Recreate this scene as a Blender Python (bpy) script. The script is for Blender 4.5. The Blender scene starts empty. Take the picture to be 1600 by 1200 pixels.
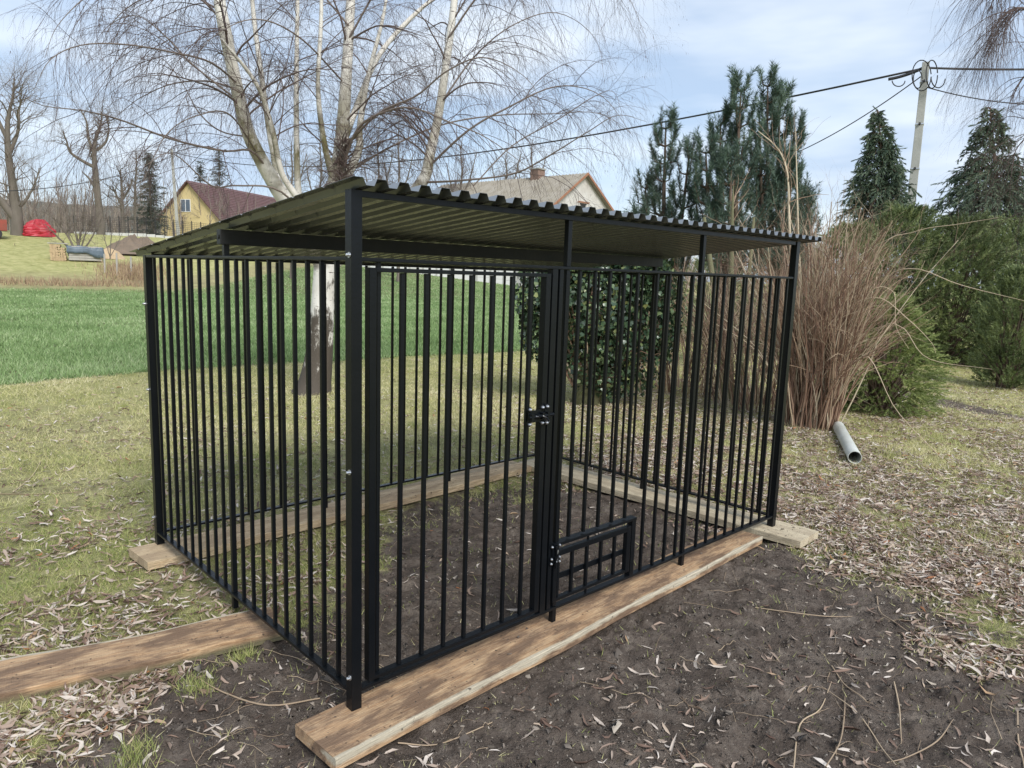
import bpy, math, random
import numpy as np
from mathutils import Vector, Matrix
# ---------------------------------------------------------------- camera, sky, sun
S = bpy.context.scene
COL = S.collection
F, YAW, PITCH, ROLL = 1137.789, 0.81087939, 0.14901167, 0.03201676
CP = np.array([-1.23857676, -2.05349208, 1.50969555])
fw = np.array([math.cos(YAW)*math.cos(PITCH), math.sin(YAW)*math.cos(PITCH), -math.sin(PITCH)])
r0 = np.cross(fw, [0, 0, 1]); r0 /= np.linalg.norm(r0); u0 = np.cross(r0, fw)
RV = r0*math.cos(ROLL)+u0*math.sin(ROLL); UV = u0*math.cos(ROLL)-r0*math.sin(ROLL)
cd = bpy.data.cameras.new('camera'); cam = bpy.data.objects.new('camera', cd); COL.objects.link(cam)
cam.matrix_world = Matrix(((RV[0], UV[0], -fw[0], CP[0]), (RV[1], UV[1], -fw[1], CP[1]), (RV[2], UV[2], -fw[2], CP[2]), (0, 0, 0, 1)))
cd.sensor_width = 36; cd.lens = F/1600*36; cd.clip_start = .05; cd.clip_end = 3000
S.camera = cam
SUN_EL, SUN_AZ = math.radians(42), math.radians(255)      # soft light from behind the camera
SKY_STRENGTH, SUN_STRENGTH, EXPOSURE = .1, 2.0, 0.84
S.view_settings.view_transform = 'Standard'; S.view_settings.look = 'None'
S.view_settings.exposure = EXPOSURE; S.view_settings.gamma = 1; S.view_settings.use_curve_mapping = False
W = bpy.data.worlds.new('World'); S.world = W; W.use_nodes = True
nt = W.node_tree; nt.nodes.clear(); N = nt.nodes.new; LK = nt.links.new
wo = N('ShaderNodeOutputWorld'); bg = N('ShaderNodeBackground'); bg.inputs[1].default_value = SKY_STRENGTH
sky = N('ShaderNodeTexSky'); sky.sky_type = 'NISHITA'; sky.sun_disc = False
sky.sun_elevation = SUN_EL; sky.sun_rotation = math.radians(90)-SUN_AZ
tc = N('ShaderNodeTexCoord'); mp = N('ShaderNodeMapping'); mp.inputs['Scale'].default_value = (1, 1, 3.2)
LK(tc.outputs['Generated'], mp.inputs[0])
n1 = N('ShaderNodeTexNoise'); n1.inputs['Scale'].default_value = 1.9; n1.inputs['Detail'].default_value = 6; n1.inputs['Roughness'].default_value = .5
n1.inputs['Distortion'].default_value = .35
LK(mp.outputs[0], n1.inputs[0])
cr = N('ShaderNodeValToRGB'); cr.color_ramp.elements[0].position = .36; cr.color_ramp.elements[0].color = (.58, .58, .58, 1)
cr.color_ramp.elements[1].position = .66; cr.color_ramp.elements[1].color = (1, 1, 1, 1)
LK(n1.outputs[0], cr.inputs[0])
# cloud colour: pale, a little cooler where thin
n2 = N('ShaderNodeTexNoise'); n2.inputs['Scale'].default_value = 3.3; n2.inputs['Detail'].default_value = 4
mp2 = N('ShaderNodeMapping'); mp2.inputs['Scale'].default_value = (1, 1, 4); mp2.inputs['Location'].default_value = (3, 7, 1)
LK(tc.outputs['Generated'], mp2.inputs[0]); LK(mp2.outputs[0], n2.inputs[0])
cc = N('ShaderNodeValToRGB'); cc.color_ramp.elements[0].position = .40; cc.color_ramp.elements[0].color = (3.3, 4.1, 5.3, 1)
cc.color_ramp.elements[1].position = .62; cc.color_ramp.elements[1].color = (5.4, 5.9, 6.5, 1)
LK(n2.outputs[0], cc.inputs[0])
mx = N('ShaderNodeMix'); mx.data_type = 'RGBA'
LK(cr.outputs[0], mx.inputs[0]); LK(sky.outputs[0], mx.inputs[6]); LK(cc.outputs[0], mx.inputs[7])
LK(mx.outputs[2], bg.inputs[0]); LK(bg.outputs[0], wo.inputs[0])
sd = bpy.data.lights.new('sun', 'SUN'); sd.energy = SUN_STRENGTH; sd.angle = math.radians(25); sd.color = (1, .97, .92)
so = bpy.data.objects.new('sun', sd); COL.objects.link(so)
dv = Vector((math.cos(SUN_EL)*math.cos(SUN_AZ), math.cos(SUN_EL)*math.sin(SUN_AZ), math.sin(SUN_EL)))
so.rotation_euler = dv.to_track_quat('Z', 'Y').to_euler()
try:
    S.cycles.max_bounces = 6; S.cycles.transparent_max_bounces = 4
except Exception: pass

RNG = np.random.default_rng(7); random.seed(5)
# ---------------------------------------------------------------- numbers
def smooth(a, b, x):
    t = np.clip((x-a)/(b-a), 0, 1); return t*t*(3-2*t)
def vnoise(x, y, seed=0):
    xi = np.floor(x).astype(np.int64); yi = np.floor(y).astype(np.int64); fx = x-xi; fy = y-yi
    fx = fx*fx*(3-2*fx); fy = fy*fy*(3-2*fy)
    def h(a, b):
        n = (a*374761393+b*668265263+seed*1442695041) & 0xffffffff
        n = ((n ^ (n >> 13))*1274126177) & 0xffffffff
        return ((n ^ (n >> 16)) & 0xffff)/65535.
    return (h(xi, yi)*(1-fx)+h(xi+1, yi)*fx)*(1-fy)+(h(xi, yi+1)*(1-fx)+h(xi+1, yi+1)*fx)*fy
def fbm(x, y, sc, octv=4, seed=0):
    v = 0; a = .5; t = 0
    for i in range(octv):
        v = v+a*vnoise(x*sc, y*sc, seed+i); t += a; a *= .5; sc *= 2.03
    return v/t
def H0(x, y):                                     # smooth terrain: flat garden and field, rising far left
    dx = x-CP[0]; dy = y-CP[1]; d = np.hypot(dx, dy)
    az = np.degrees(np.arctan2(dy, dx))
    w = .10+.90*smooth(38, 68, az)
    w = np.where(az > 150, 1-smooth(150, 179, az)*.9, w)
    rise = .13*np.minimum(np.maximum(d-43, 0), 30)
    rise = rise+.13*2*np.exp(-np.abs(d-43)/2.0)*.25
    return -.05+rise*w
def soilmask(x, y):                               # 1 = bare dark soil
    poly = np.array([(-1.1, -.2), (-.85, .37), (-.62, .55), (-.42, .74), (-.16, .84), (.12, .72), (.5, .8), (.8, 1.25), (1.2, 1.6), (1.83, 1.78), (2.59, 1.62),
                     (3.1, 1.15), (3.1, .35), (2.85, -.2), (2.7, -.6), (2.6, -1.0), (2.3, -1.5), (1.9, -2.6), (.6, -3.6), (-1.5, -3.4), (-1.6, -1.2)])
    x = np.asarray(x, float); y = np.asarray(y, float)
    inside = np.zeros(x.shape, bool); dist = np.full(x.shape, 1e9)
    for i in range(len(poly)):
        a = poly[i]; b = poly[(i+1) % len(poly)]
        c = ((a[1] > y) != (b[1] > y)) & (x < (b[0]-a[0])*(y-a[1])/(b[1]-a[1]+1e-12)+a[0]); inside ^= c
        t = np.clip(((x-a[0])*(b[0]-a[0])+(y-a[1])*(b[1]-a[1]))/((b-a)@(b-a)), 0, 1)
        dist = np.minimum(dist, np.hypot(x-a[0]-t*(b[0]-a[0]), y-a[1]-t*(b[1]-a[1])))
    sd_ = np.where(inside, dist, -dist)+(fbm(x, y, 2.2, 4, 11)-.5)*.75
    m = smooth(-.24, .26, sd_+(fbm(x, y, 7, 3, 13)-.5)*.35)
    # worn track on the right
    ax, ay, bx, by = 10.8, 2.6, 8.8, -1.6
    t = np.clip(((x-ax)*(bx-ax)+(y-ay)*(by-ay))/((bx-ax)**2+(by-ay)**2), 0, 1)
    dt = np.hypot(x-ax-t*(bx-ax), y-ay-t*(by-ay))
    m = np.maximum(m, .85*smooth(.42, .12, dt+(fbm(x, y, 1.6, 3, 5)-.5)*.5))
    return m
def H(x, y):
    x = np.asarray(x, float); y = np.asarray(y, float)
    d = np.hypot(x-1, y-.5)
    amp = smooth(30, 6, d)
    cage = smooth(.12, .30, np.maximum(np.maximum(-.35-x, x-3.35), np.maximum(-.35-y, y-2.3)))*.6+.4
    b = (fbm(x, y, .8, 3, 3)-.5)*.05*amp*cage+(fbm(x, y, 7, 4, 8)-.5)*.022*amp
    b = b+soilmask(x, y)*((fbm(x, y, 9, 6, 21)-.5)*.055+np.maximum(fbm(x, y, 19, 3, 23)-.60, 0)*.09-.010)*amp
    return H0(x, y)+b-.006
def ray(px, py):
    return fw+RV*(px-800)/F-UV*(py-600)/F
def at(px, py, d):                                # point seen at pixel, at horizontal distance d
    r = ray(px, py); return CP+r*d/math.hypot(r[0], r[1])
def gz(px, d):                                    # ground point below pixel column at distance d
    p = at(px, 430, d); return np.array([p[0], p[1], float(H0(p[0], p[1]))])
def mpx(d): return d/F                            # metres per photo pixel at distance d

# ---------------------------------------------------------------- materials
MATS = {}
def mat(name, col, rough=.7, metal=0., spec=.5, bump=0., bscale=20., var=0., vscale=5., stretch=None, tint=None, col2=None, trans=0.):
    """procedural surface: base colour varied by noise (and by the per-vertex 'tint' attribute)"""
    m = bpy.data.materials.new(name); m.use_nodes = True; t = m.node_tree; b = t.nodes['Principled BSDF']
    n = t.nodes.new; l = t.links.new
    b.inputs['Roughness'].default_value = rough; b.inputs['Metallic'].default_value = metal
    b.inputs['Specular IOR Level'].default_value = spec
    cs = n('ShaderNodeTexCoord'); mpn = n('ShaderNodeMapping'); l(cs.outputs['Object'], mpn.inputs[0])
    if stretch: mpn.inputs['Scale'].default_value = stretch
    c2 = col2 or tuple(c*.5 for c in col)
    src = None
    if tint:                                      # list of (pos, colour)
        a = n('ShaderNodeAttribute'); a.attribute_name = 'tint'
        r = n('ShaderNodeValToRGB'); e = r.color_ramp.elements
        e[0].position = tint[0][0]; e[0].color = (*tint[0][1], 1); e[1].position = tint[-1][0]; e[1].color = (*tint[-1][1], 1)
        for p, c in tint[1:-1]:
            k = e.new(p); k.color = (*c, 1)
        l(a.outputs['Fac'], r.inputs[0]); src = r.outputs[0]
    if var > 0:
        nz = n('ShaderNodeTexNoise'); nz.inputs['Scale'].default_value = vscale; nz.inputs['Detail'].default_value = 5
        l(mpn.outputs[0], nz.inputs[0])
        rr = n('ShaderNodeMapRange'); rr.inputs[1].default_value = .3; rr.inputs[2].default_value = .7; rr.inputs[3].default_value = 0; rr.inputs[4].default_value = var
        l(nz.outputs[0], rr.inputs[0])
        x = n('ShaderNodeMix'); x.data_type = 'RGBA'; l(rr.outputs[0], x.inputs[0])
        if src: l(src, x.inputs[6])
        else: x.inputs[6].default_value = (*col, 1)
        x.inputs[7].default_value = (*c2, 1); src = x.outputs[2]
    if src: l(src, b.inputs['Base Color'])
    else: b.inputs['Base Color'].default_value = (*col, 1)
    if bump > 0:
        nb = n('ShaderNodeTexNoise'); nb.inputs['Scale'].default_value = bscale; nb.inputs['Detail'].default_value = 6
        l(mpn.outputs[0], nb.inputs[0]); bm = n('ShaderNodeBump'); bm.inputs['Strength'].default_value = bump; bm.inputs['Distance'].default_value = .02
        l(nb.outputs[0], bm.inputs['Height']); l(bm.outputs[0], b.inputs['Normal'])
    if trans > 0:
        b.inputs['Transmission Weight'].default_value = 0
        tr = n('ShaderNodeBsdfTranslucent'); ms = n('ShaderNodeMixShader'); ms.inputs[0].default_value = trans
        if src: l(src, tr.inputs[0])
        else: tr.inputs[0].default_value = (*col, 1)
        l(b.outputs[0], ms.inputs[1]); l(tr.outputs[0], ms.inputs[2]); l(ms.outputs[0], t.nodes['Material Output'].inputs[0])
    MATS[name] = m; return m

# ---------------------------------------------------------------- mesh builders
def link(o, parent=None):
    COL.objects.link(o)
    if parent: o.parent = parent
    return o
def empty(name, loc=(0, 0, 0), rz=0):
    o = bpy.data.objects.new(name, None); o.location = loc; o.rotation_euler = (0, 0, rz); o.empty_display_size = .2
    return link(o)
def tag(o, label=None, cat=None, group=None, kind=None):
    if label: o['label'] = label
    if cat: o['category'] = cat
    if group: o['group'] = group
    if kind: o['kind'] = kind
    return o
def npmesh(name, V, polys, material, parent=None, tint=None, smooth_=False):
    """polys: list of (M,k) index arrays"""
    me = bpy.data.meshes.new(name); V = np.asarray(V, np.float32)
    me.vertices.add(len(V)); me.vertices.foreach_set('co', V.ravel())
    li = np.concatenate([p.ravel() for p in polys]).astype(np.int32)
    tot = np.concatenate([np.full(len(p), p.shape[1], np.int32) for p in polys])
    st = np.concatenate([[0], np.cumsum(tot)[:-1]]).astype(np.int32)
    me.loops.add(len(li)); me.loops.foreach_set('vertex_index', li)
    me.polygons.add(len(tot)); me.polygons.foreach_set('loop_start', st); me.polygons.foreach_set('loop_total', tot)
    me.update(calc_edges=True)
    me.polygons.foreach_set('use_smooth', np.full(len(tot), bool(smooth_)))
    if tint is not None:
        a = me.attributes.new('tint', 'FLOAT', 'POINT'); a.data.foreach_set('value', np.asarray(tint, np.float32))
    mats = material if isinstance(material, list) else [material]
    for m in mats: me.materials.append(m)
    return link(bpy.data.objects.new(name, me), parent)
class MB:
    """collects simple solids, builds ONE mesh object"""
    def __init__(s): s.v = []; s.f = []
    def box(s, x0, x1, y0, y1, z0, z1, M=None):
        b = len(s.v); P = [(x, y, z) for z in (z0, z1) for y in (y0, y1) for x in (x0, x1)]
        if M is not None: P = [tuple(M @ Vector(p)) for p in P]
        s.v += P; s.f += [tuple(b+i for i in q) for q in ((0, 2, 3, 1), (4, 5, 7, 6), (0, 1, 5, 4), (2, 6, 7, 3), (0, 4, 6, 2), (1, 3, 7, 5))]; return s
    def hexa(s, P):                                # 4 bottom corners then 4 top corners
        b = len(s.v); s.v += [tuple(p) for p in P]
        s.f += [tuple(b+i for i in q) for q in ((3, 2, 1, 0), (4, 5, 6, 7), (0, 1, 5, 4), (1, 2, 6, 5), (2, 3, 7, 6), (3, 0, 4, 7))]; return s
    def tube(s, p, r, n=8, cap=True):
        p = [Vector(q) for q in p]; r = [r]*len(p) if not hasattr(r, '__len__') else r
        b = len(s.v); k = len(p); prev = None
        for i, q in enumerate(p):
            t = (p[min(i+1, k-1)]-p[max(i-1, 0)]).normalized()
            if prev is None:
                a = t.cross(Vector((0, 0, 1)) if abs(t.z) < .9 else Vector((1, 0, 0))).normalized()
            else: a = (prev-t*prev.dot(t)).normalized()
            prev = a; c = t.cross(a)
            for j in range(n):
                w = 2*math.pi*j/n; s.v.append(tuple(q+(a*math.cos(w)+c*math.sin(w))*r[i]))
        for i in range(k-1):
            for j in range(n):
                s.f.append((b+i*n+j, b+i*n+(j+1) % n, b+(i+1)*n+(j+1) % n, b+(i+1)*n+j))
        if cap: s.f.append(tuple(b+j for j in reversed(range(n)))); s.f.append(tuple(b+(k-1)*n+j for j in range(n)))
        return s
    def poly(s, P):
        b = len(s.v); s.v += [tuple(p) for p in P]; s.f.append(tuple(range(b, b+len(P)))); return s
    def prism(s, P, D):                            # polygon P extruded by vector D
        b = len(s.v); n = len(P); s.v += [tuple(p) for p in P]+[tuple(Vector(p)+Vector(D)) for p in P]
        s.f.append(tuple(reversed(range(b, b+n)))); s.f.append(tuple(range(b+n, b+2*n)))
        for i in range(n): s.f.append((b+i, b+(i+1) % n, b+n+(i+1) % n, b+n+i))
        return s
    def mesh(s, name, material, bevel=0, smooth_=False):
        me = bpy.data.meshes.new(name); me.from_pydata(s.v, [], s.f); me.materials.append(material)
        import bmesh
        bm = bmesh.new(); bm.from_mesh(me); bmesh.ops.recalc_face_normals(bm, faces=bm.faces)
        if bevel: bmesh.ops.bevel(bm, geom=bm.edges[:], offset=bevel, segments=2, affect='EDGES', profile=.6, clamp_overlap=True)
        bm.to_mesh(me); bm.free()
        if smooth_:
            for p in me.polygons: p.use_smooth = True
        me.update(); return me
    def build(s, name, material, parent=None, bevel=0, smooth_=False):
        return link(bpy.data.objects.new(name, s.mesh(name, material, bevel, smooth_)), parent)
def inst(name, me, parent, loc=(0, 0, 0), rot=(0, 0, 0)):
    o = bpy.data.objects.new(name, me); o.location = loc; o.rotation_euler = rot; return link(o, parent)

def norm(v): return v/np.maximum(np.linalg.norm(v, axis=-1, keepdims=True), 1e-9)
def tubes(P, R, n=4):
    """P (N,K,3), R (N,K) -> verts, quads"""
    Nn, K, _ = P.shape
    T = np.empty_like(P); T[:, 1:-1] = P[:, 2:]-P[:, :-2]; T[:, 0] = P[:, 1]-P[:, 0]; T[:, -1] = P[:, -1]-P[:, -2]; T = norm(T)
    ref = np.where(np.abs(T[:, :1, 2:3]) > .9, np.array([1., 0, 0]), np.array([0, 0, 1.])); ref = np.repeat(ref, K, 1)
    A = norm(np.cross(T, ref)); B = np.cross(T, A)
    w = 2*np.pi*np.arange(n)/n
    V = P[:, :, None]+(A[:, :, None]*np.cos(w)[None, None, :, None]+B[:, :, None]*np.sin(w)[None, None, :, None])*R[:, :, None, None]
    base = (np.arange(Nn)*K*n)[:, None, None]+(np.arange(K-1)*n)[None, :, None]
    j = np.arange(n)[None, None]; j2 = (j+1) % n
    Q = np.stack([base+j, base+j2, base+n+j2, base+n+j], -1).reshape(-1, 4)
    return V.reshape(-1, 3), Q
class Acc:
    def __init__(s): s.V = []; s.P = {}; s.T = []; s.n = 0
    def add(s, V, Q, tint=None):
        s.V.append(V); s.P.setdefault(Q.shape[1], []).append(Q+s.n); s.n += len(V)
        s.T.append(np.full(len(V), .5) if tint is None else (np.full(len(V), tint) if np.isscalar(tint) else tint))
    def build(s, name, material, parent=None, smooth_=True):
        return npmesh(name, np.concatenate(s.V), [np.concatenate(q) for q in s.P.values()], material, parent, np.concatenate(s.T), smooth_)
def resample(pts, K):
    """smooth curve through control points (..,4: x y z r) -> K samples (Catmull-Rom)"""
    p = np.asarray(pts, float); p = np.vstack([2*p[0]-p[1], p, 2*p[-1]-p[-2]]); n = len(p)-3
    t = np.linspace(0, n-1e-6, K); i = t.astype(int); f = (t-i)[:, None]
    a, b, c, d = p[i], p[i+1], p[i+2], p[i+3]
    return .5*(2*b+(c-a)*f+(2*a-5*b+4*c-d)*f**2+(3*b-a-3*c+d)*f**3)
def spawn(P, R, N_, rng, ln, K=7, angle=(30, 70), up=0., droop=0., wig=.15, rmul=.6, rmax=.01, rend=.3, t0=.15, t1=1., weight=None):
    """N_ child paths growing out of parent paths"""
    n, K0, _ = P.shape
    seg = np.linalg.norm(P[:, 1:]-P[:, :-1], axis=2).sum(1)
    w = seg if weight is None else seg*weight
    i = rng.choice(n, N_, p=w/w.sum()); t = (t0+(t1-t0)*rng.random(N_)**.85)*(K0-1)*.9999
    k = t.astype(int); f = (t-k)[:, None]
    pos = P[i, k]*(1-f)+P[i, k+1]*f; r = R[i, k]*(1-f[:, 0])+R[i, k+1]*f[:, 0]
    T = norm(P[i, k+1]-P[i, k])
    a = norm(np.cross(T, rng.normal(size=(N_, 3)))); an = np.radians(rng.uniform(*angle, N_))[:, None]
    D = norm(T*np.cos(an)+a*np.sin(an)+np.array([0, 0, up]))
    L = rng.uniform(*ln, N_)*(1.1-.5*t/(K0-1))
    st = (L/(K-1))[:, None]
    out = [pos]
    for q in range(K-1):
        D = norm(D+rng.normal(size=(N_, 3))*wig+np.array([0, 0, -droop]))
        out.append(out[-1]+D*st)
    rs = np.minimum(r*rmul, rmax)*rng.uniform(.7, 1, N_)
    return np.stack(out, 1), rs[:, None]*np.linspace(1, rend, K)[None]
def blades(C, D, L, Wd, rng, bend=0.):
    """one thin triangle per blade"""
    D = norm(D); n = len(C); s = norm(np.cross(D, rng.normal(size=(n, 3))))
    L = np.broadcast_to(L, (n,))[:, None]; Wd = np.broadcast_to(Wd, (n,))[:, None]
    V = np.stack([C-s*Wd/2, C+s*Wd/2, C+D*L], 1).reshape(-1, 3)
    return V, np.arange(3*n).reshape(-1, 3)
def brush(P0, D0, L, nb, bl, bw, rng, out=1.2, fwd=.7):
    """needles all round shoots: P0 (N,3) base, D0 dir, L length"""
    n = len(P0); D0 = norm(D0); L = np.broadcast_to(L, (n,))
    t = rng.random((n, nb, 1)); C = P0[:, None]+D0[:, None]*t*L[:, None, None]
    side = norm(np.cross(np.repeat(D0[:, None], nb, 1), rng.normal(size=(n, nb, 3))))
    D = side*out+D0[:, None]*fwd*(.6+.9*t)
    V, T = blades(C.reshape(-1, 3), D.reshape(-1, 3), bl*rng.uniform(.7, 1.15, n*nb), bw, rng)
    tint = np.repeat(np.clip(np.repeat(rng.random(n), nb)*.6+rng.random(n*nb)*.4, 0, 1), 3)
    return V, T, tint

# ================================================================ MATERIALS
M_black = mat('black_paint', (.0035, .0048, .0065), .30, 0, .26, bump=.05, bscale=90, var=.35, vscale=14, col2=(.008, .009, .011))
M_blackdull = mat('dusty_black_steel', (.010, .012, .014), .45, 0, .3, bump=.1, bscale=40, var=.6, vscale=6, col2=(.028, .027, .025))
M_zinc = mat('zinc_bolt', (.62, .63, .65), .3, .9)
M_roof = mat('roof_underside', (.145, .155, .152), .25, .40, .7, bump=.04, bscale=30, var=.6, vscale=3, col2=(.08, .085, .084))
M_galv = mat('galvanised_top', (.30, .32, .34), .45, .5)

def wood(name, a, b, dark, edge, axis_len=1.0):
    m = bpy.data.materials.new(name); m.use_nodes = True; t = m.node_tree; n = t.nodes.new; l = t.links.new
    B = t.nodes['Principled BSDF']; B.inputs['Roughness'].default_value = .75; B.inputs['Specular IOR Level'].default_value = .25
    tc_ = n('ShaderNodeTexCoord')
    m1 = n('ShaderNodeMapping'); m1.inputs['Scale'].default_value = (1.0, 14, 14); l(tc_.outputs['Object'], m1.inputs[0])
    g = n('ShaderNodeTexNoise'); g.inputs['Scale'].default_value = 8; g.inputs['Detail'].default_value = 8; g.inputs['Roughness'].default_value = .65; g.inputs['Distortion'].default_value = .6
    l(m1.outputs[0], g.inputs[0])
    r = n('ShaderNodeValToRGB'); r.color_ramp.elements[0].position = .35; r.color_ramp.elements[0].color = (*b, 1); r.color_ramp.elements[1].position = .62; r.color_ramp.elements[1].color = (*a, 1)
    l(g.outputs[0], r.inputs[0])
    m5 = n('ShaderNodeMapping'); m5.inputs['Scale'].default_value = (3, 110, 60); l(tc_.outputs['Object'], m5.inputs[0])
    fg = n('ShaderNodeTexNoise'); fg.inputs['Scale'].default_value = 3; fg.inputs['Detail'].default_value = 6; fg.inputs['Roughness'].default_value = .7; l(m5.outputs[0], fg.inputs[0])
    saw = n('ShaderNodeTexNoise'); saw.inputs['Scale'].default_value = 2; saw.inputs['Detail'].default_value = 3
    m6 = n('ShaderNodeMapping'); m6.inputs['Scale'].default_value = (90, 1.5, 1); m6.inputs['Rotation'].default_value = (0, 0, .12); l(tc_.outputs['Object'], m6.inputs[0]); l(m6.outputs[0], saw.inputs[0])
    m2 = n('ShaderNodeMapping'); m2.inputs['Scale'].default_value = (2.2, 7, 6); l(tc_.outputs['Object'], m2.inputs[0])
    d = n('ShaderNodeTexNoise'); d.inputs['Scale'].default_value = 1.6; d.inputs['Detail'].default_value = 9; d.inputs['Roughness'].default_value = .68
    l(m2.outputs[0], d.inputs[0])
    dr = n('ShaderNodeMapRange'); dr.inputs[1].default_value = .43; dr.inputs[2].default_value = .57; dr.inputs[4].default_value = .85; l(d.outputs[0], dr.inputs[0])
    x = n('ShaderNodeMix'); x.data_type = 'RGBA'; l(dr.outputs[0], x.inputs[0]); l(r.outputs[0], x.inputs[6]); x.inputs[7].default_value = (*dark, 1)
    # pale sapwood band along one edge (attribute 'tint')
    at_ = n('ShaderNodeAttribute'); at_.attribute_name = 'tint'
    ad = n('ShaderNodeMath'); ad.operation = 'MULTIPLY_ADD'; l(d.outputs[0], ad.inputs[0]); ad.inputs[1].default_value = -1.25; 
    l(at_.outputs['Fac'], ad.inputs[2])
    er = n('ShaderNodeMapRange'); er.inputs[1].default_value = .0; er.inputs[2].default_value = .22; l(ad.outputs[0], er.inputs[0])
    y = n('ShaderNodeMix'); y.data_type = 'RGBA'; l(er.outputs[0], y.inputs[0]); l(x.outputs[2], y.inputs[6])
    e2 = n('ShaderNodeMix'); e2.data_type = 'RGBA'; l(g.outputs[0], e2.inputs[0]); e2.inputs[6].default_value = (*[c*.7 for c in edge], 1); e2.inputs[7].default_value = (*edge, 1)
    l(e2.outputs[2], y.inputs[7])
    sd_ = n('ShaderNodeMapRange'); sd_.inputs[1].default_value = -.2; sd_.inputs[2].default_value = -.7; l(at_.outputs['Fac'], sd_.inputs[0])
    w = n('ShaderNodeMix'); w.data_type = 'RGBA'; l(sd_.outputs[0], w.inputs[0]); l(y.outputs[2], w.inputs[6]); w.inputs[7].default_value = (.17, .15, .09, 1); y = w
    # dirt specks
    sp = n('ShaderNodeTexNoise'); sp.inputs['Scale'].default_value = 38; sp.inputs['Detail'].default_value = 3; l(tc_.outputs['Object'], sp.inputs[0])
    sr = n('ShaderNodeMapRange'); sr.inputs[1].default_value = .66; sr.inputs[2].default_value = .72; sr.inputs[4].default_value = .8; l(sp.outputs[0], sr.inputs[0])
    z = n('ShaderNodeMix'); z.data_type = 'RGBA'; l(sr.outputs[0], z.inputs[0]); l(y.outputs[2], z.inputs[6]); z.inputs[7].default_value = (.06, .045, .035, 1)
    fr = n('ShaderNodeMapRange'); fr.inputs[1].default_value = .36; fr.inputs[2].default_value = .60; fr.inputs[3].default_value = .62; fr.inputs[4].default_value = 1.12; l(fg.outputs[0], fr.inputs[0])
    ml = n('ShaderNodeVectorMath'); ml.operation = 'SCALE'; l(z.outputs[2], ml.inputs[0]); l(fr.outputs[0], ml.inputs['Scale'])
    l(ml.outputs[0], B.inputs['Base Color'])
    hs = n('ShaderNodeMath'); hs.operation = 'ADD'; l(fg.outputs[0], hs.inputs[0]); l(saw.outputs[0], hs.inputs[1])
    bm = n('ShaderNodeBump'); bm.inputs['Strength'].default_value = .6; bm.inputs['Distance'].default_value = .004; l(hs.outputs[0], bm.inputs['Height']); l(bm.outputs[0], B.inputs['Normal'])
    return m
M_wood1 = wood('stained_pine', (.58, .41, .25), (.40, .235, .125), (.17, .11, .075), (.62, .55, .42))
M_wood2 = wood('pale_pine', (.62, .50, .33), (.46, .33, .20), (.38, .28, .18), (.70, .60, .43))
M_wood3 = wood('fresh_pine', (.66, .58, .42), (.55, .46, .32), (.45, .37, .26), (.72, .64, .47))

M_leaf = mat('dry_leaf', (.4, .35, .3), .65, tint=[(0, (.10, .06, .045)), (.28, (.28, .19, .145)), (.55, (.46, .37, .30)), (.8, (.70, .64, .58)), (.92, (.48, .33, .20)), (.97, (.38, .17, .08)), (1, (.38, .17, .08))], trans=.15, spec=.3)
M_grass = mat('grass_blade', (.2, .25, .08), .6, tint=[(0, (.15, .21, .06)), (.3, (.30, .35, .11)), (.5, (.50, .49, .21)), (.8, (.68, .62, .36)), (1, (.76, .70, .47))], trans=.25, spec=.25)
M_wheat = mat('winter_wheat', (.1, .25, .06), .5, tint=[(0, (.13, .20, .075)), (.55, (.26, .385, .15)), (1, (.50, .58, .33))], trans=.25, spec=.3)
M_twig = mat('dry_twig', (.30, .22, .14), .7, tint=[(0, (.14, .09, .06)), (1, (.48, .37, .25))])

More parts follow.
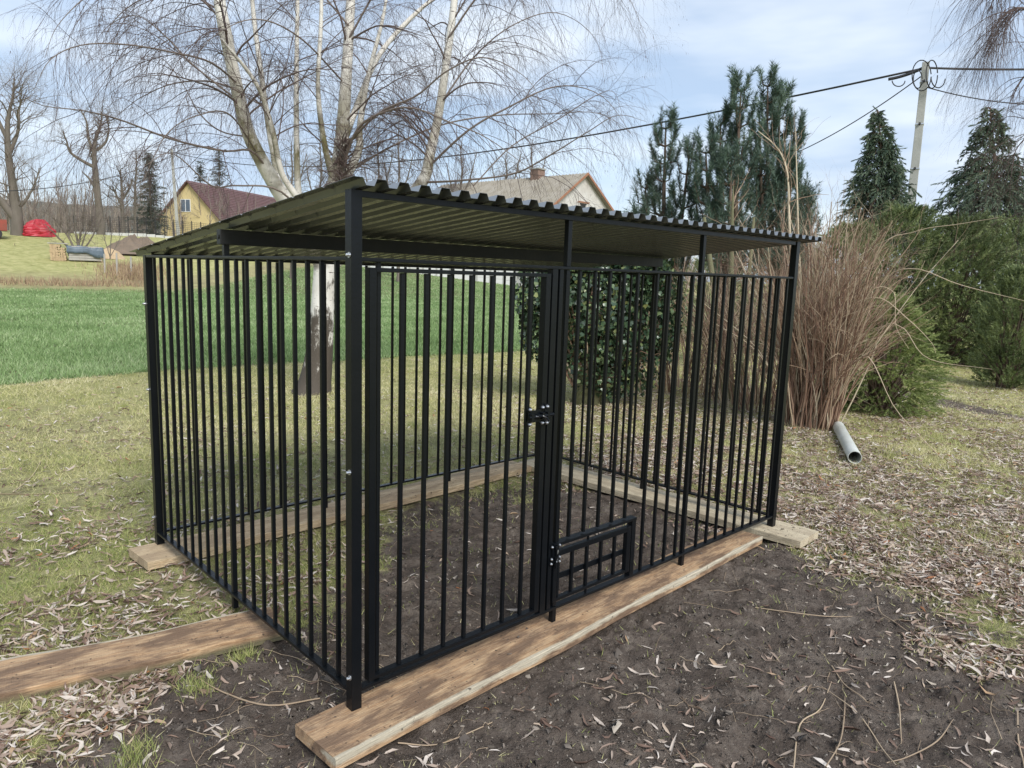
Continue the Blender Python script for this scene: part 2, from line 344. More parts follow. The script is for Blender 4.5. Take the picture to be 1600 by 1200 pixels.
def ground_material():
    m = bpy.data.materials.new('garden_ground'); m.use_nodes = True; t = m.node_tree; n = t.nodes.new; l = t.links.new
    B = t.nodes['Principled BSDF']; B.inputs['Roughness'].default_value = .95; B.inputs['Specular IOR Level'].default_value = .15
    tc_ = n('ShaderNodeTexCoord')
    def noise(sc, det=6, rough=.6, vec=None):
        a = n('ShaderNodeTexNoise'); a.inputs['Scale'].default_value = sc; a.inputs['Detail'].default_value = det; a.inputs['Roughness'].default_value = rough
        l(vec or tc_.outputs['Object'], a.inputs[0]); return a.outputs[0]
    def ramp(src, *st):
        r = n('ShaderNodeValToRGB'); e = r.color_ramp.elements
        e[0].position = st[0][0]; e[0].color = (*st[0][1], 1); e[1].position = st[-1][0]; e[1].color = (*st[-1][1], 1)
        for p, c in st[1:-1]: e.new(p).color = (*c, 1)
        l(src, r.inputs[0]); return r.outputs[0]
    def mixc(f, a, b):
        x = n('ShaderNodeMix'); x.data_type = 'RGBA'; l(f, x.inputs[0]); l(a, x.inputs[6]); l(b, x.inputs[7]); return x.outputs[2]
    def attr(nm):
        a = n('ShaderNodeAttribute'); a.attribute_name = nm; return a.outputs['Fac']
    soil = ramp(noise(9, 9, .72), (.28, (.058, .046, .038)), (.5, (.145, .116, .096)), (.72, (.28, .235, .195)))
    turf = ramp(noise(5.5, 9, .75), (.3, (.15, .125, .08)), (.45, (.31, .29, .14)), (.58, (.45, .42, .21)), (.75, (.56, .49, .34)))
    turf_far = ramp(noise(2.2, 9, .72), (.3, (.22, .22, .08)), (.5, (.38, .37, .15)), (.62, (.50, .45, .22)), (.78, (.58, .50, .32)))
    wheat = ramp(noise(3.2, 9, .7), (.3, (.12, .105, .065)), (.5, (.17, .19, .085)), (.7, (.25, .28, .13)))
    brown = ramp(noise(.8, 8, .7), (.35, (.20, .16, .10)), (.55, (.34, .29, .16)), (.7, (.36, .38, .15)))
    c = mixc(attr('far'), turf, turf_far)
    c = mixc(attr('field'), c, wheat)
    c = mixc(attr('rough'), c, brown)
    # break up the edge between soil and turf
    e = n('ShaderNodeMath'); e.operation = 'ADD'; l(attr('soil'), e.inputs[0])
    nn = n('ShaderNodeMapRange'); nn.inputs[1].default_value = .3; nn.inputs[2].default_value = .7; nn.inputs[3].default_value = -.45; nn.inputs[4].default_value = .45; l(noise(16, 7, .7), nn.inputs[0]); l(nn.outputs[0], e.inputs[1])
    e2 = n('ShaderNodeMapRange'); e2.inputs[1].default_value = .3; e2.inputs[2].default_value = .7; l(e.outputs[0], e2.inputs[0])
    c = mixc(e2.outputs[0], c, soil)
    l(c, B.inputs['Base Color'])
    h = n('ShaderNodeMath'); h.operation = 'ADD'; l(noise(22, 8, .7), h.inputs[0])
    h2 = n('ShaderNodeMath'); h2.operation = 'MULTIPLY'; l(noise(110, 5, .7), h2.inputs[0]); h2.inputs[1].default_value = .35; l(h2.outputs[0], h.inputs[1])
    bm = n('ShaderNodeBump'); bm.inputs['Strength'].default_value = 1; bm.inputs['Distance'].default_value = .04
    l(h.outputs[0], bm.inputs['Height']); l(bm.outputs[0], B.inputs['Normal'])
    return m

# ================================================================ GROUND
def field_edges(x, y):
    """signed position inside the wheat field: near edge line to far edge"""
    near = (9.3+.12*(fbm(x, y, .6, 3, 2)-.5)*8*.3) - y - (x-.3)*.062
    near = near - .9*smooth(3, -2, x)
    dx = x-CP[0]; dy = y-CP[1]; d = np.hypot(dx, dy)
    az = np.degrees(np.arctan2(dy, dx))
    far = d-(43.5+22*smooth(72, 55, az))
    return near, far
def make_ground():
    az0 = math.degrees(YAW)
    a_in = np.linspace(az0-42, az0+42, 470); a_out = np.linspace(az0+42, az0+318, 70)[1:-1]
    A = np.radians(np.concatenate([a_in, a_out])); 
    Rr = np.concatenate([[.05, .6], np.geomspace(1.2, 12, 430), np.geomspace(12.3, 900, 110)])
    X = CP[0]+np.cos(A)[None]*Rr[:, None]; Y = CP[1]+np.sin(A)[None]*Rr[:, None]
    Z = H(X, Y); na = len(A); nr = len(Rr)
    V = np.stack([X, Y, Z], -1).reshape(-1, 3)
    i = np.arange(nr-1)[:, None]*na; j = np.arange(na)[None]; j2 = (j+1) % na
    Q = np.stack([i+j, i+na+j, i+na+j2, i+j2], -1).reshape(-1, 4)
    V = np.vstack([V, [[CP[0], CP[1], Z[0].mean()]]]); c = len(V)-1
    T = np.stack([np.full(na, c), np.arange(na), (np.arange(na)+1) % na], 1)
    o = npmesh('ground', V, [Q, T], ground_material(), smooth_=True); tag(o, kind='structure')
    x, y = V[:, 0], V[:, 1]; near, far = field_edges(x, y)
    d = np.hypot(x-CP[0], y-CP[1])
    az = np.degrees(np.arctan2(y-CP[1], x-CP[0]))
    fl = smooth(.12, -.12, near)*smooth(.5, -.5, far)*smooth(24, 34, az)
    rough = smooth(-.4, .4, far)*smooth(7, 4, far)*smooth(.3, -.3, near)*smooth(24, 34, az)*(.4+.6*fbm(x, y, .25, 3, 4))
    for nm, val in (('soil', soilmask(x, y)), ('field', fl), ('rough', rough), ('far', smooth(6, 12, d))):
        a = o.data.attributes.new(nm, 'FLOAT', 'POINT'); a.data.foreach_set('value', val.astype(np.float32))
make_ground()

# ================================================================ KENNEL
PL = [  # planks (top faces at z=0)
]
def plank(name, c0, c1, w0, w1, th, material, label, pale_side=1, seed=1, zoff=0.0, wob=.006, side=None, pale=.74):
    """long board from c0 to c1 (centre line), subdivided so its sawn edges waver; local x along the board"""
    c0 = Vector((c0[0], c0[1], 0)); c1 = Vector((c1[0], c1[1], 0)); L = (c1-c0).length; ang = math.atan2(c1.y-c0.y, c1.x-c0.x)
    K, J = 40, 8; rng = np.random.default_rng(seed)
    xs = np.linspace(0, L, K); w = np.linspace(w0, w1, K)
    e1 = np.interp(xs, np.linspace(0, L, 9), rng.normal(0, wob, 9)); e2 = np.interp(xs, np.linspace(0, L, 9), rng.normal(0, wob, 9))
    V = []; T = []
    for i in range(K):
        ya = -w[i]/2+e1[i]; yb = w[i]/2+e2[i]
        prof = []
        for j in range(J+1): prof.append((ya+(yb-ya)*j/J, zoff+.0015*math.sin(j+i*.7)*0, j/J))
        prof[0] = (prof[0][0]+.0, zoff-.0005, 0); prof[-1] = (prof[-1][0], zoff-.0005, 1)
        prof = prof+[(yb+.0015, zoff-.004, 1), (yb, zoff-th, 1), (ya, zoff-th, 0), (ya-.0015, zoff-.004, 0)]
        for a, b, s in prof:
            V.append((xs[i], a, b)); q = s if pale_side > 0 else 1-s; T.append((max(0, (q-pale)/(1-pale))*1.05 if pale_side else 0) if b > zoff-.01 else (side if side is not None else .62*q*abs(pale_side)))
    m = J+5; V = np.array(V)
    i = np.arange(K-1)[:, None]*m; j = np.arange(m)[None]; j2 = (j+1) % m
    Q = np.stack([i+j, i+m+j, i+m+j2, i+j2], -1).reshape(-1, 4)
    caps = [np.array([list(reversed(range(m)))])[:, ::-1].copy(), np.array([list(range((K-1)*m, K*m))])[:, ::-1].copy()]
    o = npmesh(name, V, [Q]+caps, material, None, T)
    o.location = c0; o.rotation_euler = (0, 0, ang); tag(o, label, 'plank'); return o
plank('wooden_plank', (-.19, -.08), (2.77, .045), .245, .22, .045, M_wood1, 'stained wooden plank under the front of the cage, below the door and hatch', -1, 1, -.0005, side=.32, pale=.86)
plank('wooden_plank', (3.01, -.245), (2.92, 2.10), .27, .26, .045, M_wood3, 'pale fresh wooden plank under the right end of the cage, its end sticking out', 0, 2, -.0005)
plank('wooden_plank', (-.14, 1.88), (2.79, 2.06), .25, .24, .045, M_wood2, 'pale orange wooden plank under the back rail of the cage, nearest the birch', 0, 3, -.0005, side=.25)
plank('wooden_plank', (.10, .80), (-1.75, 1.17), .23, .26, .05, M_wood1, 'dark stained wooden plank running out to the left from the side of the cage', -1, 4, -.0005, .012, side=-1., pale=.86)

ZB, ZT, ZF, ZK = .06, 1.549, 1.757, 1.549
def zr(y): return ZF-.1*(y)                 # underside line of the roof
kennel = empty('dog_kennel', (0, 0, 0)); tag(kennel, 'black steel bar dog kennel with a sloping ribbed metal roof, standing on planks', 'dog kennel')
def bx(name, x0, x1, y0, y1, z0, z1, m=M_black, bev=.0015, parent=kennel):
    cx, cy = (x0+x1)/2, (y0+y1)/2
    o = MB().box(x0-cx, x1-cx, y0-cy, y1-cy, 0, z1-z0).build(name, m, parent, bev); o.location = (cx, cy, z0); return o
PS = .0195
bx('corner_post', -PS+.002, PS+.002, -PS, PS, 0, ZF-.0)
bx('corner_post', 3.0-PS, 3.0+PS, -PS, PS, 0, ZF)
bx('corner_post', -PS+.002, PS+.002, 2-PS, 2+PS, 0, ZT)
bx('corner_post', 3.0-PS, 3.0+PS, 2-PS, 2+PS, 0, ZT)
# rails: 30 x 14 flat profiles
RW, RT = .016, .012
for nm, z in (('bottom_rail', ZB), ('top_rail', ZT-RT)):
    bx(nm, -RW, RW, PS+.001, 2-PS-.001, z, z+RT, bev=.002)
    bx(nm, 3-RW, 3+RW, PS+.001, 2-PS-.001, z, z+RT, bev=.002)
    bx(nm, PS+.003, 3-PS-.001, 2-RW, 2+RW, z, z+RT, bev=.002)
    bx(nm, PS+.003, 3-PS-.001, -RW, RW, z, z+RT, bev=.002)
bz0, bz1 = ZB+RT+.0005, ZT-RT-.0005
BW = .0071
bar_me = MB().box(-BW, BW, -BW, BW, 0, bz1-bz0).mesh('bar', M_black, .002)
def bar(x, y, parent=kennel, me=None): return inst('bar', me or bar_me, parent, (x, y, bz0))
for i in range(1, 20):
    y = i*.1+.0
    if i == 10: continue
    bar(0, y); bar(3, y)
for i in range(1, 30):
    if i in (10, 20): continue
    bar(i*.1+.003, 2)
# intermediate posts that carry feet and the roof purlin
ME = .0115
def support(x, y, ztop):
    o = MB(); o.box(-ME, ME, -ME, ME, 0, ztop).build('support_post', M_black, kennel, .002).location = (x, y, 0)
# left / right: butted between rails in three pieces joined as one post standing 3 mm proud of the rails' line
def support_split(x, y, ztop, nm='support_post'):
    m = MB().box(-ME, ME, -ME, ME, 0, ZB-.0005).box(-ME+.001, ME-.001, -ME+.001, ME-.001, ZB+RT+.0005, ZT-RT-.0005)
    if ztop > ZT: m.box(-ME, ME, -ME, ME, ZT+.0005, ztop)
    m.build(nm, M_black, kennel, .0015).location = (x, y, 0)
support_split(0, 1.0, 1.654); support_split(3, 1.0, 1.654)
support_split(1.003, 0+.0, ZF-.022); support_split(2.003, 0, ZF-.022)
support_split(1.003, 2, ZT); support_split(2.003, 2, ZT)
# fixed bars of the front right panel
short_me = MB().box(-BW, BW, -BW, BW, 0, bz1-.372).mesh('bar', M_black, .002)
for i in range(16, 30):
    if i == 20: continue
    bar(i*.1+.035, 0)
for i in range(0, 6):
    x = 1.085+i*.1
    if i < 5: inst('bar', short_me, kennel, (x, 0, .372))
bar(.096, .004)
# front beam under the sheets, purlin and its end caps
bx('front_beam', PS+.003, 3-PS-.001, -.014, .014, ZF-.022, ZF-.001)
bx('back_beam', PS+.003, 3-PS-.001, 2.0-.014, 2.0+.014, ZT+.0005, ZT+.008)
bx('purlin', -.035, 3.04, .985-.02, .985+.02, 1.594, 1.655, M_blackdull, .003)
b = MB().tube([(-.036, .985, 1.625), (-.039, .985, 1.625)], .009, 10).build('bolt', M_blackdull, kennel)
# door panel post (right of the door) and door
bx('panel_post', .905, .936, -.016, .016, ZB+RT+.0005, ZT-RT-.0005)
bx('panel_post', .949, .971, -.014, .014, ZB+RT+.0005, ZT-RT-.0005)
DY = -.004
dm = MB()
dz0, dz1 = .086, 1.518
dm.box(.050, .076, DY-.015, DY+.015, dz0, dz1).box(.866, .893, DY-.015, DY+.015, dz0, dz1)
dm.box(.0765, .8655, DY-.015, DY+.015, dz0, dz0+.013).box(.0765, .8655, DY-.015, DY+.015, dz1-.014, dz1)
door = dm.build('door', M_black, kennel, .0015)
dbar = MB().box(-BW, BW, -BW, BW, 0, dz1-dz0-.0285).mesh('bar', M_black, .002)
for i in range(7): inst('bar', dbar, door, (.185+i*.1015, DY, dz0+.0138))
def ball_stud(m, x, y, z, r=.0045, axis='y'):
    m.tube([(x, y, z), (x, y-.004, z)], r*1.5, 8).tube([(x, y-.0045, z), (x, y-.008, z), (x, y-.010, z)], [r, r, r*.5], 8)
def latch(x, z, parent, vertical=False, s=1.0):
    """slide bolt: base plates with scalloped corners, a round bolt with bent handle, keeper and zinc screws"""
    def rot(p):
        return (p[0], p[1], p[2]) if not vertical else (p[2], p[1], -p[0])
    M = Matrix.Translation((x, 0, z)) @ (Matrix.Rotation(math.radians(90), 4, 'Y') if vertical else Matrix.Identity(4)) @ Matrix.Scale(s, 4)
    y = -.0225
    pl = MB(); 
    pl.box(-.055, .024, y-.003, y, -.022, .022).box(.029, .050, y-.003, y, -.024, .024)
    for cx, cz in ((-.048, .026), (.016, .028), (.040, .029), (-.048, -.026), (.016, -.027), (.040, -.029)):
        pl.tube([(cx, y, cz), (cx, y-.003, cz)], .011, 10)
    pl.box(-.050, -.036, y-.017, y-.003, -.012, .012).box(.006, .018, y-.017, y-.003, -.012, .012).box(.033, .044, y-.017, y-.003, -.012, .012)
    me = pl.mesh('latch', M_black, .0008); me.transform(M); o = inst('latch', me, parent)
    rod = MB().tube([(-.058, y-.011, 0), (.066, y-.011, 0)], .0062, 10); rod.tube([(-.028, y-.018, .004), (.0, y-.021, .001), (.012, y-.030, -.004), (.022, y-.034, -.018)], .0036, 8)
    rm = MB().tube([(-.030, y-.018, .003), (.004, y-.021, .001), (.012, y-.028, -.004), (.022, y-.032, -.018), (.024, y-.033, -.021)], [.0032, .0035, .0035, .0038, .002], 8)
    ks = [(rod, 'slide_bolt', M_black), (rm, 'bolt_handle', M_zinc)]
    for cx, cz in ((-.048, .027), (.016, .029), (.040, .030), (-.048, -.027), (.016, -.028), (.040, -.030)):
        sc = MB().tube([(cx, y-.003, cz), (cx, y-.007, cz), (cx, y-.011, cz), (cx, y-.013, cz)], [.0066, .0066, .0045, .001], 8); ks.append((sc, 'screw', M_zinc))
    for k, nm, mt in ks:
        me = k.mesh(nm, mt, 0, False); me.transform(M)
        if parent is kennel: inst(nm, me, o)
        else: inst(nm, me, parent)
    return o
latch(.842, .948, door, False, 1.12)
# hatch
hx0, hx1, hz1 = .9785, 1.560, .352
bx('hatch_frame', 1.530, 1.560, -.016, .016, ZB+RT+.0005, hz1)
hf = bx('hatch_frame', .9755, 1.560, -.020, .020, hz1+.0005, hz1+.014)
hm = MB(); hz = .098
hm.box(.980, 1.003, -.018, .006, hz, .330).box(1.492, 1.522, -.018, .006, hz, .330)
hm.box(1.0035, 1.4915, -.018, .006, .304, .330).box(1.0035, 1.4915, -.018, .006, hz, hz+.014)
hatch = hm.build('hatch', M_black, kennel, .002)
hb1 = MB().box(-BW, BW, -BW, BW, 0, .3035-.1125).mesh('bar', M_black, .002)
for x in (1.018, 1.11, 1.21, 1.31, 1.41): inst('bar', hb1, hatch, (x, -.006, .1125))
MB().box(1.0035, 1.4915, .0035, .010, .186, .212).build('crossbar', M_black, hatch, .001)
latch(.983, .318, hatch, True, .85)
for z0_, z1_ in ((.3305, .3515), (.0745, .0975)): MB().tube([(1.215, -.006, z0_), (1.215, -.006, z1_)], .006, 8).build('hinge_pin', M_black, hatch)
# bolts with washers on the corner posts
bolt_me = MB().tube([(0, 0, 0), (-.003, 0, 0)], .009, 12).tube([(-.0035, 0, 0), (-.010, 0, 0), (-.013, 0, 0)], [.0055, .0055, .003], 8).mesh('bolt', M_zinc, 0, False)
for z in (1.555, .85, .122): inst('bolt', bolt_me, kennel, (-PS+.0015, -.008, z))
for z in (1.3, .85, .15): inst('bolt', bolt_me, kennel, (-PS+.0015, 2.008, z))
# roof: three trapezoidal sheets with pressed dimples
def roof_sheet(x0, n, zadd, pitch=.0835):
    prof = [(0, 0), (.030, 0), (.040, .022), (.0735, .022)]     # trough, web, crest, web
    xs, zs = [], []
    for k in range(n):
        for a, b in prof: xs.append(x0+k*pitch+a); zs.append(b)
    xs.append(x0+n*pitch); zs.append(0); xs.append(x0+n*pitch+.020); zs.append(0)
    if zadd == 0: xs, zs = xs[2:], zs[2:]          # the first sheet starts on a crest
    xs = np.array(xs); zs = np.array(zs)
    ys = []
    y = -.075
    while y < 2.16:
        ys += [y, y+.165, y+.18, y+.195]; y += .21
    ys = np.array([q for q in ys if q < 2.14]+[2.16]); 
    V = []; 
    for y in ys:
        ph = ((y+.075) % .21)
        dent = .005 if abs(ph-.18) < .004 else 0.
        sag = -.006*math.sin(math.pi*np.clip(y/1, 0, 1))*0
        for x, z in zip(xs, zs):
            V.append((x, y, zr(y)+.001+z+zadd+(0 if z < .001 else -dent)))
    V = np.array(V); m = len(xs); K = len(ys)
    i = np.arange(K-1)[:, None]*m; j = np.arange(m-1)[None]
    Q = np.stack([i+j, i+j+1, i+m+j+1, i+m+j], -1).reshape(-1, 4)
    o = npmesh('roof_sheet', V, [Q], [M_galv, M_roof], kennel)
    md = o.modifiers.new('thickness', 'SOLIDIFY'); md.thickness = .0012; md.offset = 1; md.material_offset_rim = 1; md.material_offset = 1
    return o
roof_sheet(-.083, 13, 0); roof_sheet(-.083+13*.0835, 13, .0016); roof_sheet(-.083+26*.0835, 13, .0032)

# ================================================================ HOUSES, POLES, FAR THINGS (left and centre)
M_yellow = mat('yellow_render', (.62, .50, .26), .85, bump=.1, bscale=6, var=.35, vscale=1.2, col2=(.50, .39, .19))
M_tile = mat('brown_roof_tile', (.15, .075, .07), .6, var=.5, vscale=2, col2=(.09, .05, .05))
M_white = mat('white_frame', (.75, .76, .76), .5)
M_glass = mat('window_glass', (.10, .13, .17), .08, 0, .8)
M_fib = mat('mossy_fibre_cement', (.33, .30, .25), .9, bump=.3, bscale=8, var=.7, vscale=1.5, col2=(.20, .17, .12))
M_brickw = mat('whitewashed_brick', (.60, .58, .55), .9, var=.6, vscale=1.0, col2=(.42, .38, .34))
M_brick = mat('orange_brick', (.34, .17, .10), .9, var=.5, vscale=8, col2=(.30, .13, .08))
M_mortar = mat('grey_mortar', (.45, .43, .40), .95)
M_conc = mat('weathered_concrete', (.40, .40, .37), .9, bump=.3, bscale=14, var=.5, vscale=3, col2=(.27, .27, .24))
M_concw = mat('pale_concrete_panel', (.62, .62, .60), .9, bump=.2, bscale=4, var=.5, vscale=.7, col2=(.48, .48, .46))
M_dark = mat('dark_opening', (.02, .02, .02), .8)
M_wire = mat('black_cable', (.02, .02, .022), .6)
M_redtarp = mat('red_tarpaulin', (.42, .025, .04), .5, bump=.3, bscale=3, var=.4, vscale=1.5, col2=(.33, .01, .02))
M_bluetarp = mat('grey_blue_tarpaulin', (.11, .15, .19), .5, bump=.4, bscale=6, var=.6, vscale=3, col2=(.05, .07, .09))
M_log = mat('split_log', (.50, .37, .22), .85, var=.5, vscale=6, col2=(.30, .21, .13))
M_board = mat('weathered_board', (.42, .40, .36), .85, var=.5, vscale=4, col2=(.28, .26, .23))
M_rust = mat('rusty_red_paint', (.30, .06, .04), .7, var=.6, vscale=3, col2=(.16, .06, .04))
M_rubble = mat('earth_heap', (.20, .15, .11), .95, bump=.6, bscale=8, var=.6, vscale=3, col2=(.11, .09, .07))
M_pipe = mat('white_plastic_pipe', (.55, .57, .54), .5, bump=.1, bscale=20, var=.7, vscale=5, col2=(.38, .39, .33))

def frame_at(px, d, face):
    """matrix at ground below pixel column, x axis along azimuth 'face' degrees"""
    p = gz(px, d); return Matrix.Translation(Vector(p)) @ Matrix.Rotation(math.radians(face), 4, 'Z')
def gable_house(name, M, wx, ly, eave, ridge, wallm, roofm, label, over=.4, thick=.18):
    """gable wall in the local xz plane at y=0, house running to y=ly; returns root"""
    root = empty(name); root.matrix_world = M; tag(root, label, 'building')
    w = wx/2
    mb = MB().prism([(-w, 0, -1.5), (w, 0, -1.5), (w, 0, eave), (0, 0, ridge), (-w, 0, eave)], (0, ly, 0)); mb.build('wall', wallm, root)
    for s in (-1, 1):
        n = (ridge-eave)/w
        a = (s*(w+over), eave-over*n+.02); b_ = (0, ridge+.02)
        r = MB().prism([(a[0], -over, a[1]), (b_[0], -over, b_[1]), (b_[0], -over, b_[1]+thick), (a[0], -over, a[1]+thick)], (0, ly+2*over, 0)).build('roof', roofm, root)
        # courses / corrugation ridges as raised strips running with the slope
        yield_ = MB(); k = 0
        L = math.hypot(a[0]-b_[0], a[1]-b_[1]); dx_ = (a[0]-b_[0])/L; dz_ = (a[1]-b_[1])/L; nx, nz = -dz_*s, dx_*s
        if nz < 0: nx, nz = -nx, -nz
        if roofm is M_tile:
            c = .25
            while c < L:
                p0 = (b_[0]+dx_*c, b_[1]+thick+dz_*c); p1 = (b_[0]+dx_*(c+.34), b_[1]+thick+dz_*(c+.34))
                yield_.prism([(p0[0]+nx*.005, -over-.01, p0[1]+nz*.005), (p1[0]+nx*.005, -over-.01, p1[1]+nz*.005), (p1[0]+nx*.06, -over-.01, p1[1]+nz*.06)], (0, ly+2*over+.02, 0)); c += .36
            nm = 'roof_tile_course'
        else:
            y = -over
            while y < ly+over-.2:
                yield_.prism([(b_[0]+nx*.004, y, b_[1]+thick+nz*.004), (b_[0]+nx*.06, y+.09, b_[1]+thick+nz*.06), (b_[0]+nx*.004, y+.18, b_[1]+thick+nz*.004)], (dx_*L, 0, dz_*L)); y += .36
            nm = 'roof_corrugation'
        tag(yield_.build(nm, roofm, root), kind='stuff')
    return root
def window(root, x, z, w, h, y=-.02, mull=True):
    f = MB().box(x-w/2, x+w/2, y-.05, y, z-.07, z).box(x-w/2, x+w/2, y-.05, y, z+h, z+h+.07).box(x-w/2, x-w/2+.07, y-.05, y, z+.001, z+h-.001).box(x+w/2-.07, x+w/2, y-.05, y, z+.001, z+h-.001)
    if mull: f.box(x-.04, x+.04, y-.05, y, z+.001, z+h-.001)
    o = f.build('window', M_white, root); MB().box(x-w/2+.071, x+w/2-.071, y-.02, y-.01, z+.002, z+h-.002).build('pane', M_glass, o)

# yellow house: its gable corner (262..~340 px), eave 345, apex (290,298)
d = 108
p = gz(302, d); a1 = gz(258, d-3); az_h = math.degrees(math.atan2(gz(348, d+2)[1]-a1[1], gz(348, d+2)[0]-a1[0]))
MH = Matrix.Translation(Vector((gz(300, d)[0], gz(300, d)[1], 3.2))) @ Matrix.Rotation(math.radians(-57), 4, 'Z')
hz0_ = CP[2]+(413-345)*mpx(d); hz1_ = CP[2]+(413-300)*mpx(d)
house = gable_house('house', MH, 9.4, 20, hz0_-3.2-.6, hz1_-3.2, M_yellow, M_tile, 'yellow rendered house with a brown tiled gable roof beyond the field', .5)
window(house, -.6, hz0_-3.2+.5, 1.5, 1.5); window(house, 1.9, 1.4, 1.3, 1.3)

# old barn with a grey gable wall and fibre-cement roof
d = 62
bx0 = at(948, 330, d); bz = float(H0(bx0[0], bx0[1]))
def toz(py, dd, hor=433): return CP[2]+(hor-py)*mpx(dd)
gl = at(868, 300, d-2.5); gr = at(952, 300, d+3.5)
azb = math.degrees(math.atan2(gr[1]-gl[1], gr[0]-gl[0])); gw = math.hypot(gr[0]-gl[0], gr[1]-gl[1])+1.4
mid = (gl+gr)/2
MBn = Matrix.Translation(Vector((mid[0], mid[1], bz))) @ Matrix.Rotation(math.radians(azb), 4, 'Z')
barn = gable_house('barn', MBn, gw, 17, toz(335, d)-bz, toz(280, d)-bz, M_brickw, M_fib, 'old barn with a long mossy corrugated roof and a pale brick gable end', .35, .12)
E_ = toz(335, d)-bz; Rz = toz(280, d)-bz
# gable bricks: raised courses of alike bricks round the small window
brick_me = MB().box(-.12, .12, -.03, 0, 0, .06).mesh('brick', M_brick)
wz = toz(322, d)-bz
o = MB().box(-.45, .45, -.05, -.001, wz-.1, wz-.02+.01).build('window', M_dark, barn); 
for i in range(6):
    for j in range(2): inst('brick', brick_me, barn, (-.68+i*.27+(j*.13), -.004, wz+.02+j*.075+.5*0))
MB().box(-.35, .35, -.025, -.006, wz-.9, wz-.12).build('window', M_dark, barn)
for s in (-1, 1):
    w_ = gw/2
    MB().prism([(s*(w_+.3), -.37, E_-.2), (0, -.37, Rz-.02), (0, -.37, Rz+.2), (s*(w_+.3), -.37, E_+.02)], (0, -.05, 0)).build('verge_board', M_brick, barn)
ch = MB().box(-.45, .45, 4.6, 5.5, Rz-.6, Rz+.75).build('chimney', mat('sooty_brick', (.26, .17, .13), .9, var=.6, vscale=6, col2=(.18, .12, .10)), barn)
MB().box(-.52, .52, 4.5, 5.6, Rz+.751, Rz+.86).build('chimney_cap', M_conc, ch)

# pale concrete panel fence behind the field, seen under the roof between the bars
fence = empty('concrete_fence'); tag(fence, 'pale concrete panel fence along the far edge of the green field', 'fence')
pts = [gz(px, 61) for px in range(430, 1010, 21)]
for i in range(len(pts)-1):
    a = Vector(pts[i]); b_ = Vector(pts[i+1]); L = (b_-a).length; ang = math.atan2(b_.y-a.y, b_.x-a.x)
    z0 = min(a.z, b_.z)
    for j in range(4):
        o = MB().box(.06, L-.06, -.03, .03, j*.45, j*.45+.435).build('panel', M_concw, fence, .01); o.location = (a.x, a.y, z0); o.rotation_euler = (0, 0, ang)
    o = MB().box(-.07, .055, -.07, .07, -.3, 1.95).build('post', M_conc, fence, .01); o.location = (a.x, a.y, z0); o.rotation_euler = (0, 0, ang)
# white marker board on a post near the fence
p = gz(614, 56); sg = empty('marker_sign', p, math.radians(-50)); tag(sg, 'narrow white sign with a black diamond beyond the field', 'sign')
MB().box(-.04, .04, -.04, .04, -.2, 1.6).build('post', M_conc, sg); MB().box(-.26, .26, -.07, -.045, .4, 1.7).build('board', M_white, sg)
MB().prism([(-.12, -.072, 1.15), (0, -.072, .98), (.12, -.072, 1.15), (0, -.072, 1.34)], (0, -.006, 0)).build('emblem', M_dark, sg)
# low white house wall glimpsed left of the birch trunk
p = gz(462, 72); MW = Matrix.Translation(Vector(p)) @ Matrix.Rotation(math.radians(-25), 4, 'Z')
outb = gable_house('outbuilding', MW, 7, 9, 2.3, 3.6, M_concw, M_fib, 'low white outbuilding glimpsed between the bars left of the birch trunk', .3)
MB().box(-1.5, -.3, -.04, -.002, .9, 1.9).build('window', M_dark, outb); MB().box(.7, 1.7, -.04, -.002, 0, 1.95).build('door', M_dark, outb)

# poles and wires
def pole(px_b, d, px_t, py_t, dt, r0_, r1_, label, mtl=M_conc, zb=None):
    a = gz(px_b, d); b_ = at(px_t, py_t, dt)
    root = empty('utility_pole', a); tag(root, label, 'utility pole')
    v = Vector(b_)-Vector(a)
    n = MB(); A = v.normalized(); ang = math.atan2(-RV[1], -RV[0])
    R_ = A.to_track_quat('Z', 'Y').to_matrix().to_4x4()
    pts = []
    L = v.length
    P = []
    for zz, r in ((-.6, r0_), (L, r1_)):
        for x, y in ((-r, -r*.8), (r, -r*.8), (r, r*.8), (-r, r*.8)): P.append(tuple(R_ @ Vector((x, y, zz))))
    n.hexa(P); n.build('shaft', mtl, root, .015)
    return root, a, b_, R_, L
rp, ra, rb, RR, RL = pole(1412, 27, 1447, 98, 27, .19, .13, 'leaning grey concrete utility pole above the green shrubs on the right')
for k, f in enumerate((.28, .45, .62, .78, .93)):
    q = RR @ Vector((0, 0, RL*f)); r = .19+(.13-.19)*f
    MB().box(-r-.012, r+.012, -r*.8-.012, r*.8+.012, RL*f, RL*f+.03, RR).build('steel_band', M_zinc, rp)
    MB().tube([RR @ Vector((r+.02, 0, RL*f)), RR @ Vector((r+.09, 0, RL*f+.02))], .035, 8).build('cable_clip', M_wire, rp)
for (cx, cz, ra_, rb_) in ((-.35, -.45, .30, .55), (.38, -.35, .18, .45), (-.18, -.25, .5, .25)):
    pass
for px_, py_, rx_, ry_, dd_ in ((1440, 118, 15, 24, 26.7), (1456, 116, 9, 22, 26.65), (1434, 124, 7, 14, 26.6), (1404, 126, 10, 9, 26.8), (1466, 122, 11, 15, 26.8)):
    pts_ = [at(px_+rx_*math.cos(t), py_-ry_*math.sin(t), dd_+.1*math.sin(3*t))-ra for t in (np.linspace(.1, 6.2, 24) if px_ < 1460 and px_ > 1410 else np.linspace(3.2, 6.2, 16))]
    MB().tube(pts_, .017, 5).build('cable_loop', M_wire, rp, 0, True)
lp, la, lb, LR, LL = pole(281, 92, 268, 233, 92, .24, .16, 'tall grey utility pole standing in front of the yellow house')
